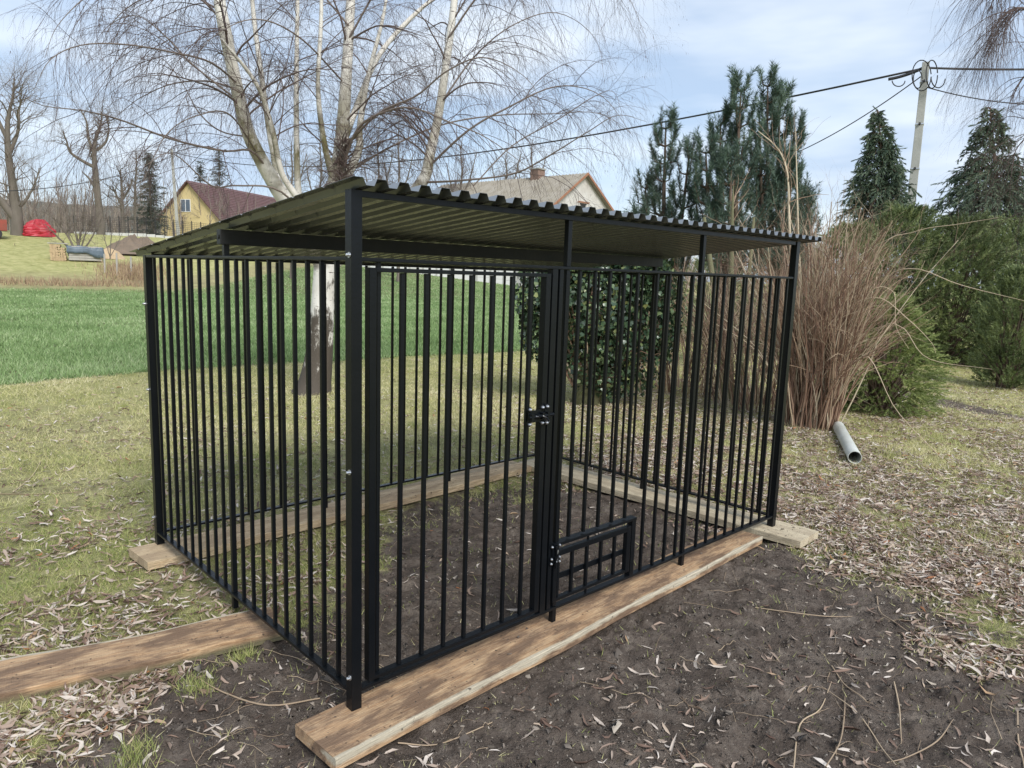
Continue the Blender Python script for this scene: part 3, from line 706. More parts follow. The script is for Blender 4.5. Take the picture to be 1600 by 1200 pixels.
def wire(P, sag, r, label, K=30, name='power_line'):
    P = [np.array(q, float) for q in P]; pts = []
    for a, b_ in zip(P[:-1], P[1:]):
        for t in np.linspace(0, 1, K, endpoint=(b_ is P[-1])):
            q = a*(1-t)+b_*t; q[2] -= sag*4*t*(1-t); pts.append(tuple(q))
    o = MB().tube(pts, r, 5).build(name, M_wire, None, 0, True); tag(o, label, 'cable'); return o
top = at(1446, 106, 27)
wire([top, at(271, 238, 92)], 2.2, .035, 'long black overhead cable running left from the leaning pole behind the birch')
wire([top, at(1700, 106, 30)], .05, .035, 'thick black overhead cable running right from the top of the leaning pole')
wire([at(1441, 118, 27), at(1180, 262, 33)], .35, .018, 'thin cable sloping down left from the leaning pole behind the pines')
wire([at(1450, 137, 27), at(1720, 160, 30)], .25, .018, 'thin cable sagging to the right below the pole top')
wire([at(1388, 124, 26.9), at(1447, 104, 27)], .05, .05, 'cable bundle with clips just left of the leaning pole top', name='cable_bundle')
wire([at(271, 243, 92), at(-60, 300, 60)], 1.0, .03, 'thin overhead cable at the far left between the bare trees')
wire([at(271, 238, 92), at(700, 255, 120)], .6, .02, 'faint distant overhead cable running right from the pole by the house')

# red covered thing (tarpaulin draped over something), trailer, wood pile, rubble, posts
d = 69
p = gz(63, d); mm = mpx(d)
K, J = 22, 14; rng = np.random.default_rng(3); V = []
for j in range(J+1):
    t = j/J
    for i in range(K):
        a = 2*math.pi*i/K
        rx = 1.10*(1-.62*t**1.6); ry = .8*(1-.5*t**1.6)
        q = 1+.13*math.sin(5*a+3*t)+.09*abs(math.sin(4.5*a+6*t))+.04*rng.normal()
        z = 1.32*(t**.8)*(1-.10*(math.cos(a)<-.3))
        V.append((rx*math.cos(a)*q, ry*math.sin(a)*q, z-.05))
V.append((-.05, 0, 1.30)); 
i = np.arange(J)[:, None]*K; j = np.arange(K)[None]; j2 = (j+1) % K
Q = np.stack([i+j, i+j2, i+K+j2, i+K+j], -1).reshape(-1, 4); T = np.stack([J*K+np.arange(K), J*K+(np.arange(K)+1) % K, np.full(K, len(V)-1)], 1)
o = npmesh('covered_heap', np.array(V), [Q, T], M_redtarp); o.location = p; o.rotation_euler = (0, 0, math.radians(-10)); tag(o, 'bright red tarpaulin draped over a heap beside the big bare tree', 'tarpaulin')
# red trailer at the left edge
p = gz(2, 66); tr = empty('farm_trailer', p, math.radians(-8)); tag(tr, 'old red farm trailer at the far left edge beside the big bare tree', 'trailer')
MB().box(-1.6, .55, -.7, .7, .55, .63).box(-1.6, .55, -.7, -.64, .631, 1.35).box(-1.6, .55, .64, .7, .631, 1.35).box(.49, .55, -.639, .639, .631, 1.35).build('bed', M_rust, tr, .01)
for y in (-.74, .66):
    w_ = MB().tube([(-.1, y, .32), (-.1, y+.12, .32)], .34, 20).build('wheel', M_wire, tr, .02); MB().tube([(-.1, y-.012, .32), (-.1, y-.001, .32)], .17, 14).build('rim', M_rust, w_)
MB().box(-1.55, .5, -.62, .62, .70, 1.25).build('load', M_board, tr, .05)
# wood pile under a tarp
d = 55
p = gz(124, d); wp = empty('wood_pile', p, math.radians(math.degrees(YAW)-90+28)); tag(wp, 'pile of stacked wood half covered by a grey-blue tarpaulin', 'wood pile')
rng = np.random.default_rng(9)
lg = [MB().tube([(0, 0, 0), (0, .9, 0)], r, 9).mesh('log', M_log) for r in (.07, .09, .11)]
for k in range(34):
    i, j = k % 6, k//6
    inst('log', lg[int(rng.integers(3))], wp, (-1.42+i*.135+rng.normal()*.012, -.45, .06+j*.165), (0, rng.uniform(0, 6), 0))
bm_ = MB().box(-.5, 1.35, -.02, .02, 0, .13).mesh('board', M_board, .01)
for j in range(6): inst('board', bm_, wp, (0, -.5, .03+j*.15))
MB().box(-.48, 1.33, -.42, .42, .0, .82).build('stacked_wood', M_board, wp)
V = []; K, J = 26, 12
for j in range(J+1):
    t = j/J
    for i in range(K):
        s = i/(K-1); x = -.62+s*2.05+.03*math.sin(9*t)
        path = [(-.60, .44+.22*math.sin(s*5)*s), (-.56, .88), (0, .96), (.5, .9), (.52, .3)]
        u = t*4; q = int(min(u, 3)); f = u-q; y = path[q][0]*(1-f)+path[q+1][0]*f; z = path[q][1]*(1-f)+path[q+1][1]*f
        V.append((x+.02*rng.normal(), y-.03+.02*math.sin(20*s+3*t), z+.03*math.sin(14*s+5*t)+.012*rng.normal()-.06*s))
i = np.arange(J)[:, None]*K; j = np.arange(K-1)[None]
o = npmesh('tarpaulin', np.array(V), [np.stack([i+j, i+j+1, i+K+j+1, i+K+j], -1).reshape(-1, 4)], M_bluetarp, wp, None, True); o.modifiers.new('t', 'SOLIDIFY').thickness = .01
MB().box(-1.62, -.52, -.5, .45, 1.02, 1.07).build('cover_board', M_board, wp)
def heap(name, px, d, rx, ry, h, m, label, cat, seed, litter=0):
    p = gz(px, d); K, J = 40, 12; rng = np.random.default_rng(seed); a = np.arange(K)*2*np.pi/K
    V = []
    for j in range(J+1):
        t = j/J; rr = 1-t
        for q in a:
            x = rx*rr*math.cos(q); y = ry*rr*math.sin(q)
            nz = float(fbm(np.array(x+seed*7), np.array(y), 2.2, 4, seed)); V.append((x, y, h*(1-rr**1.7)*(.55+.9*nz)-.08*(1-t)))
    V = np.array(V); i = np.arange(J)[:, None]*K; j = np.arange(K)[None]; j2 = (j+1) % K
    o = npmesh(name, V, [np.stack([i+j, i+j2, i+K+j2, i+K+j], -1).reshape(-1, 4)], m); o.location = p; tag(o, label, cat); return o
heap('earth_heap', 218, 60, 2.6, 1.6, 1.15, M_rubble, 'low brown heap of earth and brushwood just left of the cage roof', 'earth heap', 4)
heap('log_heap', 172, 57, 1.1, .8, .55, M_log, 'small untidy heap of split firewood right of the wood pile', 'firewood heap', 6)
for px, dd, hh in ((164, 50, 1.1), (183, 49, 1.3), (205, 50, 1.0)):
    p = gz(px, dd); o = MB().tube([(0, 0, -.2), (.02, 0, hh)], .05, 8).build('garden_post', M_board); o.location = p
    tag(o, {164: 'leftmost short wooden post in front of the earth heap', 183: 'middle short wooden post in front of the earth heap', 205: 'short wooden post nearest the cage, before the earth heap'}[px], 'post', 'short garden posts before the heap')
# wire mesh fence with a low concrete footing
mf = empty('mesh_fence'); tag(mf, 'dark wire mesh fence on a low pale footing before the woodland', 'fence')
fp = [gz(px, 76-(px-150)*.035) for px in range(120, 440, 14)]
wirem = MB()
for i in range(len(fp)-1):
    a = Vector(fp[i]); b_ = Vector(fp[i+1]); L = (b_-a).length; ang = math.atan2(b_.y-a.y, b_.x-a.x)
    o = MB().tube([(0, 0, 0), (0, 0, 1.7)], .035, 6).build('post', M_wire, mf); o.location = a
    o = MB().box(0.04, L-.04, -.08, .08, -.3, .22).build('footing', M_concw, mf); o.location = (a.x, a.y, min(a.z, b_.z)); o.rotation_euler = (0, 0, ang)
    for k in range(9):
        z = .3+k*.16; wirem.tube([a+Vector((0, 0, z)), b_+Vector((0, 0, z))], .012, 3, False)
    for k in range(5):
        q = a.lerp(b_, (k+.5)/5); wirem.tube([q+Vector((0, 0, .25)), q+Vector((0, 0, 1.6))], .012, 3, False)
tag(wirem.build('wire_mesh', M_wire, mf), kind='stuff')

# ================================================================ TREES
M_birch = None
def birch_bark():
    m = bpy.data.materials.new('birch_bark'); m.use_nodes = True; t = m.node_tree; n = t.nodes.new; l = t.links.new; B = t.nodes['Principled BSDF']
    B.inputs['Roughness'].default_value = .7; B.inputs['Specular IOR Level'].default_value = .3
    tc_ = n('ShaderNodeTexCoord')
    def noise(sc, scale, det=5, rough=.6):
        mpn = n('ShaderNodeMapping'); mpn.inputs['Scale'].default_value = scale; l(tc_.outputs['Object'], mpn.inputs[0])
        a = n('ShaderNodeTexNoise'); a.inputs['Scale'].default_value = sc; a.inputs['Detail'].default_value = det; a.inputs['Roughness'].default_value = rough; l(mpn.outputs[0], a.inputs[0]); return a.outputs[0]
    def mr(src, a, b, c=0., d=1.):
        r = n('ShaderNodeMapRange'); r.inputs[1].default_value = a; r.inputs[2].default_value = b; r.inputs[3].default_value = c; r.inputs[4].default_value = d; l(src, r.inputs[0]); return r.outputs[0]
    def mixc(f, a, b):
        x = n('ShaderNodeMix'); x.data_type = 'RGBA'; l(f, x.inputs[0])
        for s, v in ((6, a), (7, b)):
            if isinstance(v, tuple): x.inputs[s].default_value = (*v, 1)
            else: l(v, x.inputs[s])
        return x.outputs[2]
    c = mixc(mr(noise(2.5, (1, 1, 1)), .35, .7), (.80, .77, .71), (.60, .56, .49))
    c = mixc(mr(noise(5, (1, 1, 7), 3), .62, .68), c, (.10, .08, .07))          # lenticels
    c = mixc(mr(noise(1.1, (1, 1, 1.6), 4), .58, .66, 0, .8), c, (.13, .11, .08))           # dark branch scars
    sep = n('ShaderNodeSeparateXYZ'); l(tc_.outputs['Object'], sep.inputs[0])
    # rough furrowed base: more dark plates toward the foot of the trunk
    h = mr(sep.outputs[2], .2, 1.8, .25, -.12)
    a = n('ShaderNodeMath'); a.operation = 'ADD'; l(noise(3.2, (2.2, 2.2, .8), 7, .7), a.inputs[0]); l(h, a.inputs[1])
    c = mixc(mr(a.outputs[0], .54, .62), c, (.085, .07, .055))
    # green-brown moss on the crotch
    g = mr(sep.outputs[2], 2.3, 2.9); g2 = mr(sep.outputs[2], 4.2, 3.0)
    k = n('ShaderNodeMath'); k.operation = 'MULTIPLY'; l(g, k.inputs[0]); l(g2, k.inputs[1])
    k2 = n('ShaderNodeMath'); k2.operation = 'MULTIPLY'; l(k.outputs[0], k2.inputs[0]); l(mr(noise(4, (1, 1, .7), 6, .7), .42, .58), k2.inputs[1])
    c = mixc(k2.outputs[0], c, (.17, .15, .07))
    l(c, B.inputs['Base Color'])
    bm = n('ShaderNodeBump'); bm.inputs['Strength'].default_value = .6; bm.inputs['Distance'].default_value = .03; l(a.outputs[0], bm.inputs['Height']); l(bm.outputs[0], B.inputs['Normal'])
    return m
M_birch = birch_bark()
M_btwig = mat('birch_twig', (.1, .06, .05), .6, tint=[(0, (.055, .032, .03)), (.5, (.10, .065, .055)), (1, (.22, .18, .15))])
M_bark = mat('grey_bark', (.17, .145, .12), .9, bump=.6, bscale=6, var=.6, vscale=3, stretch=(1, 1, .3), col2=(.085, .075, .055))
M_fartwig = mat('far_twig', (.16, .13, .11), .8, tint=[(0, (.14, .11, .095)), (1, (.33, .275, .23))])
M_bough = mat('brown_stem', (.24, .15, .10), .65, tint=[(0, (.11, .060, .040)), (.35, (.26, .155, .105)), (.65, (.38, .265, .18)), (.85, (.50, .39, .27)), (1, (.58, .50, .36))])
M_pinebark = mat('pine_bark', (.16, .11, .08), .9, bump=.5, bscale=10, var=.6, vscale=4, col2=(.08, .06, .045))
M_pine = mat('pine_needle', (.05, .09, .05), .55, tint=[(0, (.038, .065, .050)), (.5, (.085, .135, .098)), (1, (.18, .25, .17))], trans=.1)
M_cyp = mat('cypress_spray', (.05, .09, .05), .6, tint=[(0, (.055, .085, .06)), (.5, (.11, .16, .10)), (1, (.25, .30, .19))], trans=.1)
M_jun = mat('juniper_spray', (.06, .10, .04), .6, tint=[(0, (.075, .105, .045)), (.5, (.19, .24, .095)), (1, (.38, .42, .18))], trans=.12)
M_dwarf = mat('dwarf_spruce_spray', (.2, .25, .08), .6, tint=[(0, (.085, .11, .035)), (.5, (.22, .28, .085)), (1, (.44, .48, .18))], trans=.12)
M_ivy = mat('ivy_leaf', (.03, .07, .03), .3, tint=[(0, (.020, .040, .022)), (.55, (.050, .090, .045)), (.88, (.12, .17, .08)), (1, (.24, .26, .09))], spec=.6)
M_moss = mat('mossy_bark', (.16, .16, .085), .9, bump=.5, bscale=10, var=.6, vscale=4, col2=(.13, .12, .07))
M_darkspr = mat('dark_spruce', (.03, .05, .035), .6, tint=[(0, (.045, .055, .042)), (1, (.11, .125, .095))])

def stem(acc, pts, K=24, n=10, tint=.5):
    """pts: (px, py, dist, radius) rows"""
    q = resample([(*at(a, b, c), r) for a, b, c, r in pts], K)
    P = q[None, :, :3]; R = np.maximum(q[None, :, 3], .001)
    V, Q = tubes(P, R, n); acc.add(V, Q, tint); return P, R
# ---- the big birch
birch = empty('birch_tree', (3.25, 6.35, -.05)); tag(birch, 'large multi-stemmed white birch with bare drooping twigs behind the cage', 'tree')
inv = Vector(birch.location)
D = 9.5
A = Acc()
trunk = [(488, 618, D, .27), (492, 599, D, .21), (498, 560, D, .175), (503, 500, D, .150), (507, 430, D, .138), (512, 370, D, .130), (520, 320, D, .118), (528, 270, D, .102), (534, 220, D+.1, .088), (541, 120, D+.2, .068), (548, 0, D+.3, .056), (558, -200, D+.5, .045), (570, -420, D+.6, .02), (576, -520, D+.6, .006)]
left = [(506, 420, D, .10), (475, 355, D, .105), (437, 300, D, .095), (408, 250, D-.1, .084), (387, 205, D-.2, .077), (373, 150, D-.3, .072), (360, 90, D-.4, .067), (350, 40, D-.5, .068), (343, 0, D-.5, .062), (325, -150, D-.6, .045), (305, -330, D-.6, .015)]
right = [(512, 420, D, .10), (560, 370, D+.1, .10), (625, 322, D+.3, .085), (662, 280, D+.4, .076), (672, 240, D+.4, .066), (685, 180, D+.5, .056), (697, 100, D+.5, .052), (710, 0, D+.6, .045), (722, -150, D+.6, .03), (735, -320, D+.6, .008)]
big = []
for s in (trunk, left, right):
    big.append(stem(A, s, 40, 14))
thin = [[(462, 340, D, .05), (440, 300, D, .042), (425, 230, D+.3, .036), (410, 130, D+.4, .032), (394, 0, D+.5, .026), (385, -160, D+.5, .01)],
        [(480, 350, D, .05), (466, 300, D+.2, .042), (463, 150, D+.3, .030), (465, 0, D+.4, .024), (466, -160, D+.4, .008)],
        [(524, 290, D, .05), (508, 230, D-.2, .035), (497, 140, D-.3, .028), (502, 20, D-.3, .022), (500, -120, D-.3, .008)],
        [(530, 240, D, .05), (556, 170, D+.3, .04), (590, 90, D+.5, .034), (640, 30, D+.8, .028), (700, -20, D+1, .018), (760, -60, D+1.1, .008)],
        [(500, 400, D, .06), (470, 320, D-.3, .045), (440, 270, D-.4, .035), (425, 200, D-.5, .03), (400, 130, D-.6, .022), (345, 60, D-.8, .014)],
        [(530, 300, D, .07), (560, 235, D+.1, .05), (562, 200, D+.2, .04), (575, 120, D+.3, .03), (600, 20, D+.3, .02), (612, -80, D+.4, .008)]]
for s in thin: big.append(stem(A, s, 26, 8))
A.build('trunk', M_birch, birch, True).location = -inv
limbs = [
 [(376, 135, D-.3, .022), (330, 98, D-.8, .020), (270, 82, D-1.1, .017), (200, 70, D-1.5, .014), (130, 70, D-1.8, .011), (80, 92, D-2, .007), (55, 135, D-2, .003)],
 [(430, 285, D, .026), (395, 237, D-.3, .024), (350, 236, D-.7, .022), (270, 218, D-1.1, .019), (190, 188, D-1.5, .014), (130, 173, D-1.8, .011), (60, 163, D-2, .006), (5, 128, D-2.2, .003)],
 [(375, 160, D-.3, .022), (300, 100, D-.2, .018), (262, 60, D, .015), (215, 25, D+.2, .010), (170, 40, D+.4, .006), (140, 80, D+.5, .003)],
 [(395, 215, D-.1, .02), (345, 205, D+.3, .017), (310, 175, D+.5, .014), (285, 130, D+.8, .01), (250, 90, D+1, .007), (215, 110, D+1.1, .003)],
 [(500, 370, D, .024), (440, 300, D-.8, .02), (370, 290, D-1, .017), (330, 290, D-1.4, .013), (270, 240, D-1.7, .009), (225, 260, D-1.8, .004)],
 [(405, 245, D-.1, .02), (360, 180, D-.8, .016), (310, 180, D-1.2, .012), (260, 210, D-1.4, .008), (225, 280, D-1.5, .003)],
 [(340, -60, D-.5, .025), (280, -70, D-1, .02), (200, -50, D-1.4, .015), (140, -10, D-1.7, .010), (90, 40, D-1.9, .005), (70, 90, D-2, .003)],
 [(350, 20, D-.5, .022), (290, -10, D-.2, .018), (230, -5, D, .013), (180, 30, D+.2, .008), (155, 80, D+.3, .003)],
 [(535, 235, D, .03), (590, 178, D-.4, .025), (650, 150, D-.6, .02), (700, 110, D-.8, .016), (760, 90, D-1, .012), (830, 130, D-1.2, .006), (850, 200, D-1.2, .003)],
 [(532, 270, D, .034), (560, 200, D-.3, .028), (610, 172, D-.6, .023), (650, 170, D-.8, .02), (700, 190, D-1, .017), (760, 215, D-1.2, .011), (830, 265, D-1.3, .005)],
 [(530, 280, D, .03), (600, 235, D+.4, .024), (690, 195, D+.6, .02), (780, 180, D+.8, .016), (860, 178, D+1, .012), (935, 177, D+1.1, .008), (990, 210, D+1.2, .004)],
 [(662, 285, D+.4, .03), (720, 282, D, .024), (800, 272, D-.2, .02), (850, 248, D-.4, .016), (920, 205, D-.6, .011), (965, 180, D-.7, .007), (1010, 190, D-.8, .003)],
 [(668, 262, D+.4, .03), (730, 205, D+.1, .024), (790, 170, D, .02), (870, 135, D, .014), (940, 150, D, .008), (990, 215, D, .003)],
 [(740, 290, D+.1, .017), (800, 228, D+.2, .016), (870, 188, D+.3, .013), (930, 150, D+.3, .009), (960, 145, D+.3, .005), (975, 190, D+.3, .003)],
 [(690, 160, D+.5, .024), (740, 90, D+.9, .02), (800, 40, D+1.2, .015), (870, 20, D+1.4, .010), (930, 60, D+1.5, .005), (945, 130, D+1.5, .003)],
 [(700, 60, D+.5, .024), (760, -20, D+.3, .02), (840, -60, D, .015), (920, -50, D-.3, .010), (980, -5, D-.4, .006), (1010, 60, D-.4, .003)],
 [(715, -60, D+.6, .022), (790, -110, D+.8, .018), (880, -110, D+1, .013), (960, -70, D+1.1, .008), (1010, -10, D+1.2, .003)],
 [(545, 60, D+.2, .024), (600, -30, D, .02), (670, -80, D-.2, .016), (750, -70, D-.4, .011), (810, -10, D-.6, .006), (830, 60, D-.6, .003)],
 [(545, 40, D+.2, .022), (480, -30, D+.5, .018), (400, -60, D+.8, .013), (320, -40, D+1, .008), (270, 20, D+1.1, .003)],
 [(538, 130, D+.2, .02), (470, 60, D-.6, .016), (400, 30, D-1, .012), (330, 60, D-1.3, .007), (290, 120, D-1.4, .003)],
]
AL = Acc(); LP, LR_ = [], []
limbs = [[(a, b_, c, r*.55) for a, b_, c, r in s] for s in limbs]
for s in limbs:
    P, R = stem(AL, s, 26, 6, .85); LP.append(P); LR_.append(R)
rng = np.random.default_rng(12)
LPa = np.concatenate(LP); LRa = np.concatenate(LR_)
BP = np.concatenate([resample(b_[0][0], 26)[None] for b_ in big]); BR = np.concatenate([resample(b_[1][0][:, None], 26)[None, :, 0] for b_ in big])
# boughs from the stems, above the crotch
s1P, s1R = spawn(BP, BR, 120, rng, (.8, 2.2), 26, (35, 75), .25, .035, .05, .3, .016, .2, .42)
V, Q = tubes(s1P, s1R, 5); AL.add(V, Q, .6)
p1 = np.concatenate([LPa, s1P]); r1 = np.concatenate([LRa, s1R])
AL.build('limb', M_btwig, birch, True).location = -inv; tag(bpy.data.objects['limb'], kind='stuff')
AT = Acc()
s2P, s2R = spawn(p1, r1, 1250, rng, (.5, 1.5), 12, (25, 65), .1, .10, .08, .55, .0065, .35, .1)
V, Q = tubes(s2P, s2R, 4); AT.add(V, Q, np.repeat(rng.random(len(s2P)), 12*4)*.6)
s3P, s3R = spawn(s2P, s2R, 8500, rng, (.25, .8), 8, (20, 60), 0, .20, .12, .7, .0032, .5, .1)
V, Q = tubes(s3P, s3R, 3); AT.add(V, Q, np.repeat(rng.random(len(s3P)), 8*3)*.7)
s4P, s4R = spawn(s3P, s3R, 26000, rng, (.10, .38), 5, (20, 55), 0, .25, .14, .8, .0023, .6, .1)
V, Q = tubes(s4P, s4R, 3); AT.add(V, Q, np.repeat(rng.random(len(s4P)), 5*3)*.7)
# catkins
e = s4P[:, -1]; k = rng.choice(len(e), 3500, replace=False)
V, T = blades(e[k], np.tile([0, 0, -1.], (3500, 1))+rng.normal(size=(3500, 3))*.15, rng.uniform(.02, .045, 3500), .006, rng); AT.add(V, T, .2)
o = AT.build('twigs', M_btwig, birch); o.location = -inv; tag(o, kind='stuff')
# mossy burr of shoots at the crotch
AB = Acc(); c0 = np.array([at(535+8*math.sin(i), 215+i*3, D-.12) for i in range(26)])
sp, sr = spawn(np.array([c0]), np.full((1, 26), .02), 160, rng, (.12, .5), 6, (40, 90), .5, -.03, .25, .5, .008, .3, 0)
V, Q = tubes(sp, sr, 4); AB.add(V, Q, np.repeat(rng.random(160), 24)); o = AB.build('burr_shoots', M_btwig, birch); o.location = -inv; tag(o, kind='stuff')
M_bark_d = M_bark

def bare_tree(name, base_px, d, pts, limbs_, label, seed, n1=26, n2=160, n3=700, n4=1800, spread=(1.5, 4), m=M_bark, r1m=.055, tm=M_fartwig, droop=.0, up=.3, rt=.012, trunk_n=10, cat='tree', wig=.12, group=None):
    thin_ = .85 if base_px < 230 else 1.
    """pts: trunk control rows (px,py,r px-width/2); limbs_ list of rows"""
    root = empty(name, gz(base_px, d)); tag(root, label, cat, group); iv = Vector(root.location)
    k = mpx(d); A = Acc(); P0, R0 = [], []
    for i, s in enumerate([pts]+limbs_):
        q = resample([(*at(a, b, d+(c[1] if hasattr(c, '__len__') else 0)), (c[0] if hasattr(c, '__len__') else c)*k*thin_) for a, b, c in s], 26)
        P = q[None, :, :3]; R = np.maximum(q[None, :, 3], .004); V, Q = tubes(P, R, trunk_n); A.add(V, Q); P0.append(P); R0.append(R)
    rng = np.random.default_rng(seed); P0 = np.concatenate(P0); R0 = np.concatenate(R0)
    a, ar = spawn(P0, R0, n1, rng, spread, 26, (35, 75), up, droop, wig, .5, r1m, .2, .3)
    V, Q = tubes(a, ar, 6); A.add(V, Q)
    A.build('trunk', m, root, True).location = -iv
    B = Acc()
    p1 = np.concatenate([P0, a]); r1 = np.concatenate([R0, ar]); w = np.concatenate([np.full(len(P0), .4), np.ones(len(a))])
    b_, br = spawn(p1, r1, n2, rng, (spread[0]*.5, spread[1]*.5), 10, (30, 70), up*.7, droop, wig*1.2, .5, .05, .25, .3, 1., w)
    V, Q = tubes(b_, br, 4); B.add(V, Q, np.repeat(rng.random(len(b_)), 40)*.5)
    c, cr_ = spawn(b_, br, n3, rng, (spread[0]*.3, spread[1]*.28), 7, (25, 65), up*.5, droop*1.5, wig*1.3, .6, rt*1.6, .4, .1)
    V, Q = tubes(c, cr_, 3); B.add(V, Q, np.repeat(rng.random(len(c)), 21))
    e, er = spawn(c, cr_, n4, rng, (spread[0]*.15, spread[1]*.17), 5, (25, 60), up*.4, droop*2, wig*1.5, .8, rt, .5, .1)
    V, Q = tubes(e, er, 3); B.add(V, Q, np.repeat(rng.random(len(e)), 15))
    o = B.build('twigs', tm, root); o.location = -iv; tag(o, kind='stuff'); return root
# far-left big tree (trunk 25 px wide, base y 382)
bare_tree('bare_tree', 27, 69, [(26, 392, 13), (27, 365, 9), (26, 335, 8), (20, 290, 5.5), (13, 240, 4.5), (12, 190, 3), (20, 150, 1.5), (22, 118, .5)],
          [[(26, 345, 6), (5, 318, 5), (-18, 290, 3.5), (-40, 250, 2), (-50, 200, .6)], [(13, 245, 3), (28, 205, 2.2), (30, 170, 1.4), (42, 140, .5)], [(12, 220, 3), (-5, 180, 2), (-12, 140, .8)], [(24, 330, 3), (42, 310, 2), (55, 285, 1.2), (62, 262, .5)]],
          'big bare broadleaf tree with a thick trunk at the far left edge', 21, 60, 520, 2600, 6000, (2.4, 6.5), rt=.013)
bare_tree('bare_tree', 153, 74, [(158, 392, 7), (157, 350, 6), (153, 310, 5), (149, 270, 4.2), (147, 235, 3.2), (150, 215, 2.5), (158, 190, 1.4), (160, 165, .5)],
          [[(149, 262, 3), (130, 252, 2.3), (110, 238, 1.8), (104, 220, 1.2), (98, 205, .5)], [(147, 240, 2.6), (138, 215, 2), (135, 190, 1.3), (125, 170, .5)], [(150, 235, 2.4), (165, 222, 1.8), (170, 200, 1.2), (165, 178, .5)], [(152, 300, 2.5), (140, 280, 1.6), (128, 268, .6)]],
          'bare gnarled tree with a crooked open crown behind the wood pile', 22, 40, 320, 1500, 3600, (1.6, 4.2), rt=.013, wig=.2)
bare_tree('bare_tree', 192, 78, [(193, 392, 3.5), (192, 350, 3), (191, 320, 2.4), (190, 290, 1.8), (188, 265, .8)],
          [[(191, 322, 2), (182, 305, 1.5), (175, 290, .8)], [(191, 312, 2), (202, 295, 1.4), (208, 280, .7)]],
          'smaller bare tree with an open crown right of the gnarled one', 23, 30, 240, 1100, 2400, (1.2, 3.6), rt=.013, wig=.18)
bare_tree('bare_tree', 211, 80, [(212, 392, 2.6), (211, 350, 2.2), (211, 300, 1.6), (213, 260, 1), (212, 235, .5)], [],
          'thin bare tree left of the dark spruce by the pole', 24, 24, 160, 700, 1200, (.9, 2.6), rt=.013)
# orchard shrub, many stems
bare_tree('bare_shrub', 122, 60, [(122, 404, 2.2), (122, 388, 1.8), (126, 365, 1.2), (130, 335, .8), (134, 300, .4)],
          [[(120, 402, 2), (112, 380, 1.5), (98, 358, 1.1), (82, 340, .8), (66, 330, .4)], [(122, 398, 1.8), (138, 380, 1.2), (152, 355, .8), (164, 330, .4)], [(119, 398, 1.6), (108, 370, 1.1), (104, 340, .8), (96, 305, .4)],
           [(123, 400, 1.6), (132, 370, 1), (142, 340, .7), (148, 310, .3)], [(118, 400, 1.8), (100, 380, 1.2), (85, 365, .8), (70, 350, .4)], [(124, 400, 1.4), (118, 360, 1), (116, 325, .7), (118, 300, .3)]],
          'dense bare fruit bush with many branches just behind the wood pile', 25, 90, 700, 2800, 5000, (.7, 2.0), rt=.012, cat='bush', wig=.14, trunk_n=7)
bare_tree('bare_shrub', 172, 52, [(172, 405, .9), (173, 380, .7), (176, 350, .4), (177, 330, .2)], [[(172, 402, .7), (164, 375, .5), (158, 350, .3)], [(173, 400, .7), (184, 380, .5), (192, 362, .3)]],
          'small bare sapling standing by the short posts', 26, 20, 100, 300, 600, (.4, 1.2), rt=.008, cat='bush', trunk_n=6)
# trees behind the birch / barn
for px, dd, top, sd_, lab in ((455, 50, 205, 31, 'slender bare tree behind the left birch stem'), (590, 48, 190, 32, 'slender bare tree between the middle and right birch stems'), (622, 52, 170, 33, 'bare tree just left of the right birch stem, farther back'), (500, 56, 180, 37, 'twisted bare tree behind the middle of the birch'), (790, 70, 235, 34, 'thin bare tree behind the barn ridge'), (830, 72, 215, 35, 'bare tree rising beyond the barn chimney'), (720, 70, 210, 36, 'bare tree rising behind the left end of the barn roof')):
    bare_tree('bare_tree', px, dd, [(px, 440, 2.6), (px+1, 380, 2.2), (px-2, 320, 1.8), (px+2, 270, 1.3), (px, (270+top)/2, .8), (px+3, top, .3)],
              [[(px, 330, 1.4), (px-14, 295, 1.0), (px-22, 255, .5)], [(px, 310, 1.4), (px+14, 280, 1.0), (px+24, 240, .5)]], lab, sd_, 34, 240, 1000, 2000, (1.0, 3.2), rt=.010, wig=.17, trunk_n=8, r1m=.04)
# weeping birch hanging in at the top right
root = empty('birch_tree', gz(1668, 17)); tag(root, 'weeping birch whose bare drooping twigs hang in at the top right corner', 'tree'); iv = Vector(root.location)
A = Acc()
q1 = stem(A, [(1672, 560, 17, .16), (1668, 400, 17, .14), (1660, 200, 17, .11), (1650, 0, 17, .07), (1646, -160, 17, .02)], 26, 10); A.build('trunk', M_birch, root, True).location = -iv
A = Acc(); qs = [q1]
for s in ([(1655, 60, 17, .04), (1620, 20, 16.8, .03), (1580, 15, 16.6, .02), (1550, 50, 16.5, .010), (1535, 90, 16.5, .004)], [(1658, 140, 17, .04), (1630, 110, 16.8, .03), (1600, 120, 16.8, .018), (1578, 160, 16.8, .006)],
          [(1650, -40, 17, .04), (1610, -60, 17, .03), (1565, -30, 17, .018), (1545, 20, 17, .006)], [(1660, 240, 17, .035), (1625, 205, 17, .02), (1590, 230, 17, .01), (1580, 270, 17, .004)]):
    qs.append(stem(A, s, 26, 5, .4))
P = np.concatenate([a for a, _ in qs]); R = np.concatenate([b_ for _, b_ in qs]); rng = np.random.default_rng(44)
wv = np.array([.25]+[1]*4)
a, ar = spawn(P, R, 110, rng, (.8, 2.0), 12, (25, 65), .1, .12, .08, .5, .012, .3, .2, 1, wv); V, Q = tubes(a, ar, 4); A.add(V, Q, .4)
b_, br = spawn(a, ar, 900, rng, (.5, 1.5), 9, (20, 55), 0, .22, .1, .6, .006, .5, .1); V, Q = tubes(b_, br, 3); A.add(V, Q, .4)
